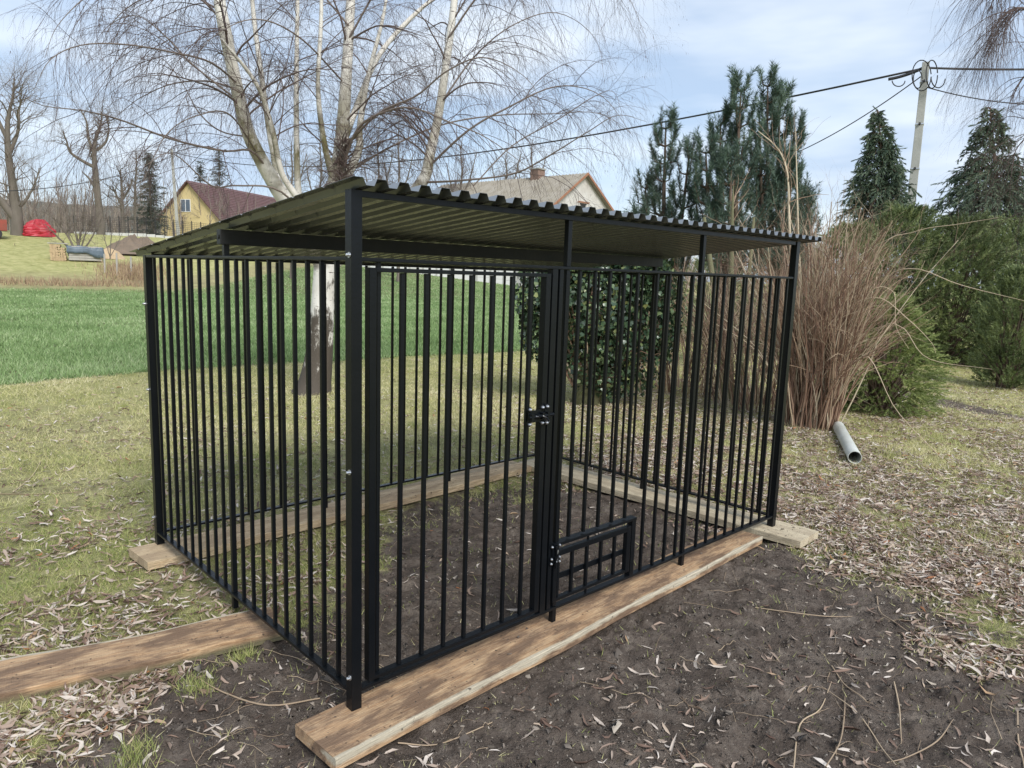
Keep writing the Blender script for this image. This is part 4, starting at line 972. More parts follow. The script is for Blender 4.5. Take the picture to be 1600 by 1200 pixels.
c, cr_ = spawn(b_, br, 1800, rng, (.2, .6), 5, (20, 50), 0, .25, .1, .8, .004, .6, .1); V, Q = tubes(c, cr_, 3); A.add(V, Q, .3)
o = A.build('twigs', M_btwig, root); o.location = -iv; tag(o, kind='stuff')

# ---- far woodland: stems and twigs, a mass
def woodland():
    rng = np.random.default_rng(50); n = 900
    px = rng.uniform(-160, 1150, n); d = rng.uniform(100, 150, n); P = []; R = []
    K = 8
    for a, b_ in zip(px, d):
        g = gz(a, b_); h = rng.uniform(4.5, 8.6)*(1-.35*smooth(300, 520, a)); dx = rng.normal(0, .5, 2)
        t = np.linspace(0, 1, K); P.append(np.stack([g[0]+dx[0]*t+rng.normal(0, .12, K), g[1]+dx[1]*t+rng.normal(0, .12, K), g[2]+h*t], 1)); R.append(.07*(1-.8*t)+.015)
    P = np.array(P); R = np.array(R); A = Acc(); V, Q = tubes(P, R, 4); A.add(V, Q, np.repeat(rng.random(n), K*4))
    a, ar = spawn(P, R, 10000, rng, (1, 2.6), 5, (25, 65), .4, 0, .15, .5, .035, .4, .15); V, Q = tubes(a, ar, 3); A.add(V, Q, np.repeat(rng.random(10000), 15))
    b_, br = spawn(a, ar, 34000, rng, (.4, 1.3), 3, (25, 70), .3, 0, .2, .7, .018, .5, .1); V, Q = tubes(b_, br, 3); A.add(V, Q, np.repeat(rng.random(34000), 9))
    o = A.build('woodland', M_fartwig); tag(o, kind='stuff')
woodland()
# distant wooded hill line
A_ = np.radians(np.linspace(40, 95, 90)); V = []
for r, z in ((210, 0), (230, 11), (300, 15)):
    for a in A_: V.append((CP[0]+r*math.cos(a), CP[1]+r*math.sin(a), (z+2.5*float(fbm(np.array(math.degrees(a)), np.array(r*.1), .35, 4, 9)))*(z > 0)*float(smooth(.7, 1.1, a)*.8+.35)+2))
m = 90; i = np.arange(2)[:, None]*m; j = np.arange(m-1)[None]
o = npmesh('wooded_hill', np.array(V), [np.stack([i+j, i+j+1, i+m+j+1, i+m+j], -1).reshape(-1, 4)], mat('far_wood', (.13, .12, .10), .95, bump=1, bscale=.5, var=.6, vscale=.15, col2=(.08, .10, .08))); tag(o, kind='structure')

# ---- conifers
def brushtree(name, px, d, top, base, w_top, w_bot, label, seed, nsh, m=M_pine, bl=.09, bw=.012, nb=70, shl=(.25, .5), droop=0, up=.8, cat='tree', trunk_r=.08, barkm=M_pinebark, zbase=None, inner=.25, power=.8, lumps=.18, gaps=.0, out=1.2, fwd=.7, tiers=0, lean=0):
    """crown as a cone of needle shoots; top/base = pixel rows; widths in pixels"""
    g = gz(px, d); k = mpx(d); root = empty(name, g); tag(root, label, cat); rng = np.random.default_rng(seed)
    zt_ = at(px, top, d)[2]-g[2]; zb_ = max(at(px, base, d)[2]-g[2], .05); hh = zt_-zb_
    MB().tube([(0, 0, -.2), (lean*.3, 0, zt_*.5), (lean, 0, zt_*.97)], [trunk_r, trunk_r*.6, .012], 8).build('trunk', barkm, root, 0, True)
    t = rng.random(nsh)**power                    # 0 top, 1 bottom
    ang = rng.uniform(0, 2*np.pi, nsh)
    rad = (w_top+(w_bot-w_top)*t)*k/2
    if tiers: rad = rad*(.72+.42*np.abs(np.sin(t*tiers*np.pi+ang*.5)))
    lump = 1+lumps*np.sin(ang*3+t*11+seed)+lumps*.8*np.sin(ang*5-t*17+seed*2)
    q = inner+(1-inner)*np.sqrt(rng.random(nsh)); rr = rad*lump*q
    z = zb_+hh*(1-t)
    C = np.stack([np.cos(ang)*rr+lean*(1-t), np.sin(ang)*rr, z], 1)
    D_ = np.stack([np.cos(ang)*(1-up*.6), np.sin(ang)*(1-up*.6), np.full(nsh, up-droop)], 1)+rng.normal(size=(nsh, 3))*.28
    L = rng.uniform(*shl, nsh)
    V, T, ti = brush(C-norm(D_)*L[:, None]*.6, D_, L, nb, bl, bw, rng, out, fwd)
    B = Acc(); B.add(V, T, ti*.75+.25*np.repeat(np.repeat(q, nb), 3)*rng.random(len(ti)))
    o = B.build('crown', m, root); tag(o, kind='stuff')
    # branches reaching to the shoots
    nbch = min(nsh//3, 160); kk = rng.choice(nsh, nbch, replace=False); E = C[kk]; S_ = np.stack([np.zeros(nbch)+lean*(1-t[kk]), np.zeros(nbch), E[:, 2]-np.hypot(E[:, 0], E[:, 1])*(.5 if up > .5 else .1)], 1)
    S_[:, 2] = np.maximum(S_[:, 2], .1); tt = np.linspace(0, 1, 5)[None, :, None]
    P = S_[:, None]*(1-tt)+E[:, None]*tt; P[:, :, 2] += (-np.sin(tt[..., 0]*np.pi)*.12*(1 if up > .5 else -1))
    V, Q = tubes(P, np.repeat(np.linspace(.02, .006, 5)[None], nbch, 0), 4); Bb = Acc(); Bb.add(V, Q); Bb.build('branches', barkm, root)
    return root
def pine_spires(name, px, d, spires, label, seed, nb=70):
    """multi-leader pine: each spire (px, top_row, base_row, half width px)"""
    g = gz(px, d); k = mpx(d); root = empty(name, g); tag(root, label, 'tree'); rng = np.random.default_rng(seed); B = Acc(); S_ = Acc()
    for sp_px, top, base, wd, dd in spires:
        a = at(sp_px, top, d+dd)-np.array([0, 0, .30]); b_ = at(px+(sp_px-px)*.35, base, d+dd*.5); hh = a[2]-b_[2]
        tt = np.linspace(0, 1, 10)[:, None]; path = b_[None]*(1-tt)+a[None]*tt; path[:, :2] += np.sin(tt*np.pi)*((a-b_)[:2]*.15); gg = g.copy()
        full = np.vstack([[gg-np.array([0, 0, .2])], [(gg+b_)/2+np.array([0, 0, .2])], path]); q = resample(np.hstack([full, np.linspace(.07, .012, 12)[:, None]]), 24)
        V, Q = tubes(q[None, :, :3], q[None, :, 3], 7); S_.add(V, Q)
        # whorls of upswept branches ending in candles
        nw = int(hh/.27)
        for w_ in range(nw+1):
            f = w_/max(nw, 1); c = path[0]*(1-f)+path[-1]*f; i = f*9; ii = int(min(i, 8)); c = path[ii]*(1-(i-ii))+path[ii+1]*(i-ii)
            nbr = rng.integers(4, 7); L = (wd*k)*(1-f*.88)*rng.uniform(.4, 1.35, nbr)+.10
            an = rng.uniform(0, 2*np.pi, nbr)
            E = c+np.stack([np.cos(an)*L, np.sin(an)*L, L*rng.uniform(.5, 1.0, nbr)+.10], 1)
            mid_ = c+np.stack([np.cos(an)*L*.65, np.sin(an)*L*.65, L*.22], 1)
            P = np.stack([np.repeat(c[None], nbr, 0), mid_, E], 1); V, Q = tubes(P, np.repeat(np.array([[.016, .011, .006]]), nbr, 0), 4); S_.add(V, Q)
            # shoots along each branch
            ns = 4
            for s in range(ns):
                u = (s+1)/ns; pp = mid_*(1-u)+E*u; dr = (E-mid_)+np.array([0, 0, .25])+rng.normal(size=(nbr, 3))*.12
                V, T, ti = brush(pp-norm(dr)*.12, dr, rng.uniform(.20, .34, nbr), int(nb*.8), .10, .009, rng, 1.0, .8); B.add(V, T, ti)
        dr = np.array([[0, 0, 1.]])
        V, T, ti = brush(np.array([a-np.array([0, 0, .3])]), dr, np.array([.42]), nb*2, .075, .008, rng, .9, .9); B.add(V, T, ti)
    S_.build('trunk', M_pinebark, root, True).location = -Vector(g)
    o = B.build('crown', m_ if False else M_pine, root); o.location = -Vector(g); tag(o, kind='stuff'); return root
pine_spires('pine_tree', 1035, 13.5, [(1042, 173, 420, 34, 0), (1010, 268, 430, 30, .3), (1078, 218, 430, 30, -.2), (996, 330, 440, 28, .2)], 'leftmost pine, its thin single spire standing beside the barn', 61, 72)
pine_spires('pine_tree', 1140, 13, [(1160, 113, 420, 36, 0), (1128, 165, 420, 34, .2), (1105, 210, 430, 32, -.2), (1145, 230, 440, 40, -.4), (1090, 290, 440, 30, .3)], 'tall dense pine with several spires in the middle of the pine group', 62, 72)
pine_spires('pine_tree', 1215, 13.6, [(1202, 106, 420, 34, 0), (1221, 130, 430, 34, .3), (1243, 180, 430, 30, .1), (1258, 290, 440, 30, .2), (1190, 190, 440, 36, -.4), (1230, 240, 440, 38, -.4)], 'tallest pine, right of the group, nearest the leaning utility pole', 63, 72)
def cypress(px, d, top, base, w, label, seed):
    g = gz(px, d); k = mpx(d); root = empty('cypress_tree', g); tag(root, label, 'tree'); rng = np.random.default_rng(seed)
    a = at(px, top, d)-g; zb_ = at(px, base, d)[2]-g[2]; hh = a[2]-zb_
    MB().tube([(0, 0, -.2), (0, 0, a[2]*.6), (a[0], a[1], a[2])], [.12, .07, .01], 8).build('trunk', M_pinebark, root, 0, True)
    n = 300; f = rng.random(n)**.9; z = a[2]-hh*f*.98; an = rng.uniform(0, 2*np.pi, n); L = (w*k/2)*(f**.9)*rng.uniform(.45, 1.15, n)+.10
    K = 7; tt = np.linspace(0, 1, K)[None]
    Pz = z[:, None]+L[:, None]*(.35*np.sin(tt*np.pi*.75))-L[:, None]*.30*tt**2
    P = np.stack([np.cos(an)[:, None]*L[:, None]*tt+a[0]*(1-f)[:, None], np.sin(an)[:, None]*L[:, None]*tt+a[1]*(1-f)[:, None], Pz], -1)
    A = Acc(); V, Q = tubes(P, np.repeat(np.linspace(.014, .004, K)[None], n, 0), 4); A.add(V, Q); A.build('branches', M_pinebark, root)
    B = Acc(); m_ = n*13
    s, sr = spawn(P, np.full((n, K), .006), m_, rng, (.18, .55), 4, (25, 60), -.05, .22, .1, .6, .006, .5, .15)
    sc_ = (.35+.65*np.clip((a[2]-s[:, 0, 2])/hh*2, 0, 1))[:, None, None]; s = s[:, :1]+(s-s[:, :1])*sc_
    V, T, ti = brush(s[:, 0], s[:, -1]-s[:, 0], np.linalg.norm(s[:, -1]-s[:, 0], axis=1), 24, .085, .022, rng, .5, 1.1); B.add(V, T, ti)
    o = B.build('crown', M_cyp, root); tag(o, kind='stuff')
cypress(1372, 23, 172, 400, 118, 'feathery cypress with a nodding top, left of the leaning utility pole', 71)
cypress(1547, 22.5, 168, 430, 180, 'broad feathery cypress right of the leaning utility pole', 72)
def shrub(name, px, d, top, base, w, label, seed, nsh=1400, m=M_jun, nb=34, bl=.07, bw=.016, shl=(.14, .32), cat='shrub', stems=True, dep=1.0, up=.45, shape=.55):
    """rounded dense conifer shrub, egg shaped, lumpy"""
    g = gz(px, d); k = mpx(d); root = empty(name, g); tag(root, label, cat); rng = np.random.default_rng(seed)
    H_ = at(px, top, d)[2]-g[2]; b0 = max(at(px, base, d)[2]-g[2]-.15, 0.0); R_ = w*k/2; hh = H_-b0
    v = norm(rng.normal(size=(nsh, 3))); q = (.55+.45*rng.random(nsh)**.5)
    lump = 1+.13*np.sin(v[:, 0]*7+seed)+.11*np.sin(v[:, 1]*8+v[:, 2]*6+seed*3)+.09*np.sin(v[:, 2]*13+v[:, 0]*9)
    tz = v[:, 2]*.5+.5; taper = 1-.0*tz
    prof = np.where(tz > shape, 1-((tz-shape)/(1-shape))**1.7*.75, 1-((shape-tz)/shape)**2*.16)
    hv = norm(v[:, :2]+1e-6)*(.35+.65*np.sqrt(rng.random(nsh)))[:, None]
    C = np.stack([hv[:, 0]*R_*prof*lump, hv[:, 1]*R_*dep*prof*lump, b0+hh*np.clip(tz*(.92+.08*lump), 0.0, 1.02)], 1)
    D_ = np.stack([hv[:, 0], hv[:, 1], np.full(nsh, up)+v[:, 2]*.35], 1)+rng.normal(size=(nsh, 3))*.25
    L = rng.uniform(*shl, nsh); V, T, ti = brush(C-norm(D_)*L[:, None]*.5, D_, L, nb, bl, bw, rng, .8, 1.)
    cl = np.repeat(np.repeat(.5+.5*np.sin(v[:, 0]*9+v[:, 2]*11+seed), nb), 3)
    B = Acc(); B.add(V, T, np.clip(ti*.7+cl*.35-.05, 0, 1)); o = B.build('crown', m, root); tag(o, kind='stuff')
    n = 70; tt = np.linspace(0, 1, 5)[None, :, None]; E = C[rng.choice(nsh, n, replace=False)]*.92; S_ = np.stack([rng.normal(0, .08, n), rng.normal(0, .08, n), np.full(n, -.05)], 1)
    P = S_[:, None]*(1-tt)+E[:, None]*tt; P[:, :, :2] *= (.5+.5*tt); V, Q = tubes(P, np.repeat(np.linspace(.03, .006, 5)[None], n, 0), 5); Bb = Acc(); Bb.add(V, Q); Bb.build('stems', M_pinebark, root)
    return root
shrub('conifer_shrub', 1322, 16.5, 352, 552, 130, 'dark green conifer shrub directly behind the brown-stemmed bush', 81, 1500)
shrub('conifer_shrub', 1405, 17.5, 325, 556, 150, 'big green conifer shrub below the leaning utility pole', 82, 2000)
shrub('conifer_shrub', 1492, 18, 342, 558, 140, 'green conifer shrub between the two feathery cypresses, by the bare lawn', 83, 1900)
shrub('conifer_shrub', 1585, 19.5, 345, 560, 170, 'large green conifer shrub behind the narrow juniper on the right', 84, 1900)
shrub('conifer_shrub', 1680, 17.5, 370, 570, 150, 'green conifer shrub cut off by the right edge of the picture', 85, 900)
shrub('juniper', 1592, 14.2, 420, 586, 84, 'narrow upright juniper at the right edge standing on the leafy lawn', 86, 1600, nb=36, bl=.05, bw=.010, shl=(.10, .22), up=.9, shape=.5)
shrub('dwarf_spruce', 1398, 10.2, 465, 636, 140, 'low bright green dwarf spruce just right of the brown-stemmed bush', 87, 2100, M_dwarf, nb=46, bl=.035, bw=.007, shl=(.10, .2), up=.1, shape=.3)
shrub('conifer_shrub', 1230, 19, 395, 560, 150, 'green conifer shrub glimpsed behind the right end of the cage', 88, 700)
shrub('conifer_shrub', 1120, 20, 400, 560, 150, 'green conifer shrub glimpsed between the bars below the tallest pine', 89, 700)
shrub('conifer_shrub', 1010, 18, 420, 560, 120, 'green conifer shrub glimpsed between the bars behind the ivy', 90, 600)
# dark spruces by the yellow house
for px, dd, top, w, sd_, lab in ((240, 88, 238, 48, 91, 'dark sparse spruce left of the pole before the yellow house'), (318, 125, 252, 40, 92, 'dark spruce rising behind the yellow house, left one'), (347, 122, 236, 54, 93, 'dark spruce rising behind the yellow house, right and taller one')):
    brushtree('spruce_tree', px, dd, top, 372, 3, w, lab, sd_, 300, M_darkspr, .40, .06, 26, (.8, 1.9), .25, .1, 'tree', .22, M_bark, tiers=9, inner=.05, power=.75, out=.5, fwd=.8)

# ---- ivy-covered stump behind the cage
def ivy():
    g = gz(925, 9.0); g[2] = -.05; root = empty('ivy_bush', g); tag(root, 'dark glossy ivy smothering an old stump behind the back of the cage', 'bush'); rng = np.random.default_rng(95); k = mpx(9.0)
    tr_ = MB().tube([(0, 0, -.1), (.03, 0, .6), (-.05, .05, 1.6)], [.2, .15, .12], 10).build('stump', M_moss, root, 0, True)
    blobs = [(-62, 1.35, .44, .55), (-15, 1.30, .62, .62), (35, 1.15, .60, .75), (70, .85, .52, .7), (20, .55, .45, .5), (95, 1.2, .4, .6), (-75, .95, .26, .42), (0, 1.75, .45, .35), (62, 1.72, .48, .35)]
    C = []
    rx = np.array([RV[0], RV[1], 0]); rx /= np.linalg.norm(rx); ry = np.array([-rx[1], rx[0], 0])
    for ox, oz, rr, rz in blobs:
        n = int(4200*rr); v = norm(rng.normal(size=(n, 3)))*(.72+.33*rng.random((n, 1)))
        C.append(rx*ox*k+v[:, :1]*rr*rx+v[:, 1:2]*rr*.8*ry+np.array([0, 0, 1.])*(oz+v[:, 2:3]*rz))
    C = np.concatenate(C); C = C[C[:, 2] > .03]; n = len(C)
    nrm = norm(C*np.array([1, 1, .25])-np.array([0, 0, .2])+rng.normal(size=(n, 3))*.45); upv = norm(np.array([0, 0, -1.])+rng.normal(size=(n, 3))*.45)
    s = norm(np.cross(nrm, upv)); u = np.cross(s, nrm); L = rng.uniform(.03, .068, n)[:, None]
    sh = [(0, 0, 0), (-.45, .05, .1), (-.55, .45, .08), (-.2, .65, 0), (0, 1.05, .1), (.2, .65, 0), (.55, .45, .08), (.45, .05, .1)]
    V = np.stack([C+s*L*a+u*L*-b_*-1+nrm*L*c_ for a, b_, c_ in sh], 1).reshape(-1, 3)
    b0 = np.arange(n)[:, None]*8; Q = np.concatenate([b0+np.array([[0, 1, 2, 3]]), b0+np.array([[0, 3, 4, 5]]), b0+np.array([[0, 5, 6, 7]])])
    A = Acc(); A.add(V, Q, np.repeat(rng.random(n)**1.1, 8)); o = A.build('ivy_leaves', M_ivy, root); tag(o, kind='stuff')
    # bare vines inside and out
    st = C[rng.choice(n, 90)]; P = np.stack([st*np.array([.2, .2, .2]), st*.6+np.array([0, 0, .1]), st*.9, st+rng.normal(size=st.shape)*.1], 1)
    V, Q = tubes(P, np.repeat(np.array([[.018, .012, .007, .003]]), 90, 0), 5); A = Acc(); A.add(V, Q, np.repeat(rng.random(90), 20)); A.build('vines', M_bough, root)
ivy()

# ---- brown-stemmed bushes (bare canes)
def canes(name, px, d, label, seed, n, hrange, spread, rbase=.35, lean=(0, 0), rr=(.005, .011), twn=1600, n2=900, long_=None, base_col=(0, 1), K=12, droop=.03):
    g = gz(px, d); root = empty(name, g); tag(root, label, 'bush'); rng = np.random.default_rng(seed)
    an = rng.uniform(0, 2*np.pi, n); r = rbase*np.sqrt(rng.random(n)); b0 = np.stack([np.cos(an)*r, np.sin(an)*r, np.full(n, -.05)], 1)
    tilt = spread*rng.random(n)**.8; D_ = norm(np.stack([np.cos(an)*tilt+lean[0], np.sin(an)*tilt+lean[1], np.ones(n)], 1)+rng.normal(size=(n, 3))*.05)
    L = rng.uniform(*hrange, n); out = [b0]; Dd = D_
    for q in range(K-1):
        Dd = norm(Dd+rng.normal(size=(n, 3))*.085+np.array([0, 0, -1.])*droop*(q/K)+np.stack([np.cos(an), np.sin(an), 0*an], 1)*.012); out.append(out[-1]+Dd*(L/(K-1))[:, None])
    P = np.stack(out, 1); R = rng.uniform(*rr, n)[:, None]*np.linspace(1, .28, K)[None]
    A = Acc(); V, Q = tubes(P, R, 5); A.add(V, Q, np.repeat(np.clip(rng.random(n), *base_col), K*5))
    a, ar = spawn(P, R, n2, rng, (.25, .9), 7, (15, 55), .15, .03, .11, .6, .0045, .35, .3); V, Q = tubes(a, ar, 4); A.add(V, Q, np.repeat(rng.random(n2), 28))
    b_, br = spawn(a, ar, twn, rng, (.1, .45), 5, (15, 45), .2, .03, .12, .7, .003, .5, .1); V, Q = tubes(b_, br, 3); A.add(V, Q, np.repeat(rng.random(twn), 15))
    o = A.build('canes', M_bough, root); tag(o, kind='stuff')
    if long_:
        for s in long_:
            B = Acc(); q = resample([(*at(x, y, dd), r_*.6) for x, y, dd, r_ in s], 22); V, Q = tubes(q[None, :, :3], q[None, :, 3], 5); B.add(V, Q, .86)
            B.build('arching_cane', M_bough, root, True).location = -Vector(g)
    return root
canes('bare_bush', 1288, 8.6, 'dense bush of bare brown canes right of the cage, beside the pipe', 101, 300, (1.4, 2.5), .15, .28, (.0, .0), (.005, .011), 3400, 1700,
      [[(1300, 670, 8.5, .010), (1330, 540, 8.4, .009), (1380, 440, 8.3, .008), (1430, 420, 8.2, .007), (1500, 445, 8.1, .006), (1600, 470, 8.0, .003)],
       [(1300, 660, 8.5, .010), (1320, 500, 8.4, .009), (1370, 465, 8.3, .008), (1420, 500, 8.2, .007), (1455, 535, 8.2, .004), (1462, 552, 8.2, .003)],
       [(1310, 600, 8.5, .009), (1370, 400, 8.3, .008), (1430, 362, 8.2, .006), (1500, 350, 8.1, .005), (1560, 340, 8, .003)],
       [(1300, 640, 8.4, .008), (1370, 520, 8.2, .007), (1410, 512, 8.1, .006), (1450, 560, 8, .005), (1550, 577, 8, .002)],
       [(1300, 640, 8.4, .009), (1350, 555, 7.9, .008), (1400, 640, 7.7, .006), (1470, 715, 7.6, .005), (1490, 740, 7.6, .003)],
       [(1295, 640, 8.4, .007), (1350, 470, 8.2, .006), (1395, 455, 8.2, .005), (1400, 510, 8.1, .004), (1420, 545, 8.1, .003)]])
canes('bare_bush', 1195, 9.6, 'looser bare bush of brown canes glimpsed behind the right bars', 102, 110, (1.1, 2.1), .5, .5, (0, 0), (.005, .010), 900, 500)
canes('bare_bush', 1075, 10.6, 'greenish bare canes glimpsed between the bars, below the pines', 103, 130, (1.2, 2.2), .6, .6, (0, 0), (.005, .010), 1100, 600)
# pale upright saplings above the right roof end
for s, lab in (([(1236, 560, 9.0, .020), (1236, 420, 9.0, .017), (1233, 340, 9.0, .014), (1230, 270, 9.0, .010), (1215, 232, 9, .008), (1185, 205, 9, .004)], 'pale bent sapling rising above the right end of the roof'),
               ([(1250, 560, 9.4, .014), (1248, 400, 9.4, .012), (1245, 280, 9.4, .008), (1243, 200, 9.4, .003)], 'straight brown sapling beside the pale bent one'),
               ([(1142, 620, 10, .045), (1141, 500, 10, .04), (1143, 400, 10, .032), (1144, 340, 10, .022), (1146, 290, 10, .008)], 'mossy yellow-green stem rising between the pines')):
    A = Acc(); q = resample([(*at(x, y, dd), r_) for x, y, dd, r_ in s], 20); g = gz(s[0][0], s[0][2]); q[0, 2] = g[2]-.1
    root = empty('sapling', g); tag(root, lab, 'sapling'); V, Q = tubes(q[None, :, :3], q[None, :, 3], 8); A.add(V, Q, .97); A.build('stem', M_moss if 'mossy' in lab else M_bough, root, True).location = -Vector(g)
    a, ar = spawn(q[None, :, :3], q[None, :, 3], 16, rng, (.25, .8), 7, (20, 55), .2, .0, .12, .5, .006, .35, .3); B = Acc(); V, Q = tubes(a, ar, 4); B.add(V, Q, .6); o = B.build('twigs', M_bough, root); o.location = -Vector(g); tag(o, kind='stuff')
# mossy leaning trunks behind the bars on the right
for i, (x0, x1, r_) in enumerate(((1128, 1100, .05), (1160, 1178, .035))):
    A = Acc(); q = resample([(*at(x0, 600, 10.5), r_*1.4), (*at(x0-3, 520, 10.5), r_), (*at((x0+x1)/2, 440, 10.5), r_*.8), (*at(x1, 340, 10.7), r_*.5)], 16); g = gz(x0, 10.5); q[0, 2] = g[2]-.1
    root = empty('mossy_trunk', g); tag(root, ('thicker mossy trunk leaning left, glimpsed between the right bars', 'thinner mossy trunk leaning right, glimpsed between the right bars')[i], 'tree trunk')
    V, Q = tubes(q[None, :, :3], q[None, :, 3], 10); A.add(V, Q); A.build('trunk', M_moss, root, True).location = -Vector(g)

# ---- drain pipe on the grass
a = Vector(((6.60, 1.09, .008))); b_ = Vector((5.30, .40, .008)); dr = (b_-a).normalized(); R0_, R1_ = .058, .053
V = []; sgm = 28; rows = [(a, R0_), (a.lerp(b_, .5), R0_), (b_-dr*.002, R0_), (b_, R0_-.001), (b_, R1_), (b_-dr*.35, R1_), (a, R1_)]
sx = dr.cross(Vector((0, 0, 1))).normalized(); sz = sx.cross(dr)
for c_, r in rows:
    for j in range(sgm):
        w_ = 2*math.pi*j/sgm; V.append(tuple(c_+(sx*math.cos(w_)+sz*math.sin(w_))*r))
i = np.arange(len(rows)-1)[:, None]*sgm; j = np.arange(sgm)[None]; j2 = (j+1) % sgm
o = npmesh('drain_pipe', np.array(V), [np.stack([i+j, i+j2, i+sgm+j2, i+sgm+j], -1).reshape(-1, 4)], M_pipe, None); tag(o, 'white plastic drain pipe lying on the grass by the brown bush', 'pipe')
md = o.modifiers.new('e', 'EDGE_SPLIT'); md.split_angle = math.radians(50)
for p_ in o.data.polygons: p_.use_smooth = True

# ================================================================ GRASS, WHEAT, LEAVES
def scatter(n, rmin, rmax, rng, amin=-40, amax=40, pw=1.0):
    """points on the ground in a sector round the viewpoint, density ~ 1/r^pw"""
    u = rng.random(n); r = rmin*(rmax/rmin)**u if pw == 1 else np.sqrt(rmin**2+(rmax**2-rmin**2)*u)
    a = np.radians(math.degrees(YAW)+rng.uniform(amin, amax, n)); return CP[0]+r*np.cos(a), CP[1]+r*np.sin(a), r
def on_plank(x, y):
    m = np.zeros(len(x), bool)
    for (c0, c1, w) in (((-.19, -.08), (2.77, .045), .26), ((3.01, -.245), (2.92, 2.10), .29), ((-.14, 1.88), (2.79, 2.06), .27), ((.10, .80), (-1.75, 1.17), .29)):
        dx, dy = c1[0]-c0[0], c1[1]-c0[1]; L = math.hypot(dx, dy); u = ((x-c0[0])*dx+(y-c0[1])*dy)/L; v = np.abs((x-c0[0])*dy-(y-c0[1])*dx)/L
        m |= (u > -.01) & (u < L+.01) & (v < w/2)
    return m
def grass():
    rng = np.random.default_rng(200); x, y, r = scatter(900000, 1.4, 16, rng, -41, 41)
    s = soilmask(x, y); near, far = field_edges(x, y)
    dens = (fbm(x, y, 2.2, 4, 31)*.75+fbm(x, y, 9, 3, 32)*.45)
    az = np.degrees(np.arctan2(y-CP[1], x-CP[0]))
    keep = (rng.random(len(x)) < np.clip((dens-.36)*2.6, .05, 1)*(1-.985*s)) & ~((near < 0) & (az > 28)) & ~on_plank(x, y)
    x, y, r = x[keep], y[keep], r[keep]; x, y, r = x[:430000], y[:430000], r[:430000]; n = len(x)
    cl = fbm(x, y, 1.3, 4, 41); L = (.012+.035*rng.random(n)**1.5)*(.7+.9*cl)*np.clip(.55+r/9, .6, 1.35)
    D_ = np.stack([rng.normal(0, .75, n), rng.normal(0, .75, n), .55+.6*rng.random(n)], 1)
    C = np.stack([x, y, H(x, y)-.003], 1)
    V, T = blades(C, D_, L, .0022+.0011*r*.35, rng)
    dist = smooth(5, 9, r)
    tint = np.clip(.24+.75*(fbm(x, y, 1.1, 4, 51)-.2)+rng.normal(0, .17, n)+.22*dist, 0, 1)
    A = Acc(); A.add(V, T, np.repeat(tint, 3))
    # greener tussocks
    k = 26; tx, ty, tr_ = scatter(k, 1.9, 9, rng, -38, 38); tx[:5] = (-.62, -.33, -.70, -.12, 2.9); ty[:5] = (.30, .56, .22, .66, -.75)
    m = 240; cx = np.repeat(tx, m)+rng.normal(0, .035, k*m); cy = np.repeat(ty, m)+rng.normal(0, .035, k*m)
    ok = ~on_plank(cx, cy) & ((soilmask(cx, cy) < .5) | (np.arange(k*m) < 5*m)); cx, cy = cx[ok], cy[ok]; m2 = len(cx)
    D_ = np.stack([rng.normal(0, .5, m2), rng.normal(0, .5, m2), np.full(m2, 1.)], 1); V, T = blades(np.stack([cx, cy, H(cx, cy)-.003], 1), D_, rng.uniform(.025, .075, m2), .0028, rng)
    A.add(V, T, np.repeat(rng.uniform(.1, .6, m2), 3))
    o = A.build('grass', M_grass); tag(o, kind='stuff')
grass()
def wheat():
    rng = np.random.default_rng(210); n = 620000
    x, y, r = scatter(n, 9.5, 67, rng, -12, 41)
    near, far = field_edges(x, y)
    # drilled rows run roughly across the view
    ux, uy = math.cos(math.radians(-3)), math.sin(math.radians(-3)); v = -x*uy+y*ux
    row = .16; v2 = np.round(v/row)*row+rng.normal(0, .022, n); sh = v2-v; x = x-uy*sh; y = y+ux*sh
    gap = fbm(x, y, .5, 4, 61)
    k = (near < -.05) & (far < 0) & (rng.random(n) < .05+1.25*gap)
    x, y, r = x[k], y[k], r[k]; n = len(x)
    D_ = np.stack([rng.normal(0, .5, n), rng.normal(0, .5, n), np.full(n, .9)], 1)
    V, T = blades(np.stack([x, y, H(x, y)-.005], 1), D_, rng.uniform(.05, .12, n), .005+.0009*r, rng)
    A = Acc(); A.add(V, T, np.repeat(np.clip(.15+.7*fbm(x, y, .7, 4, 71)+rng.normal(0, .2, n), 0, 1), 3)); o = A.build('wheat_crop', M_wheat); tag(o, kind='stuff')
wheat()
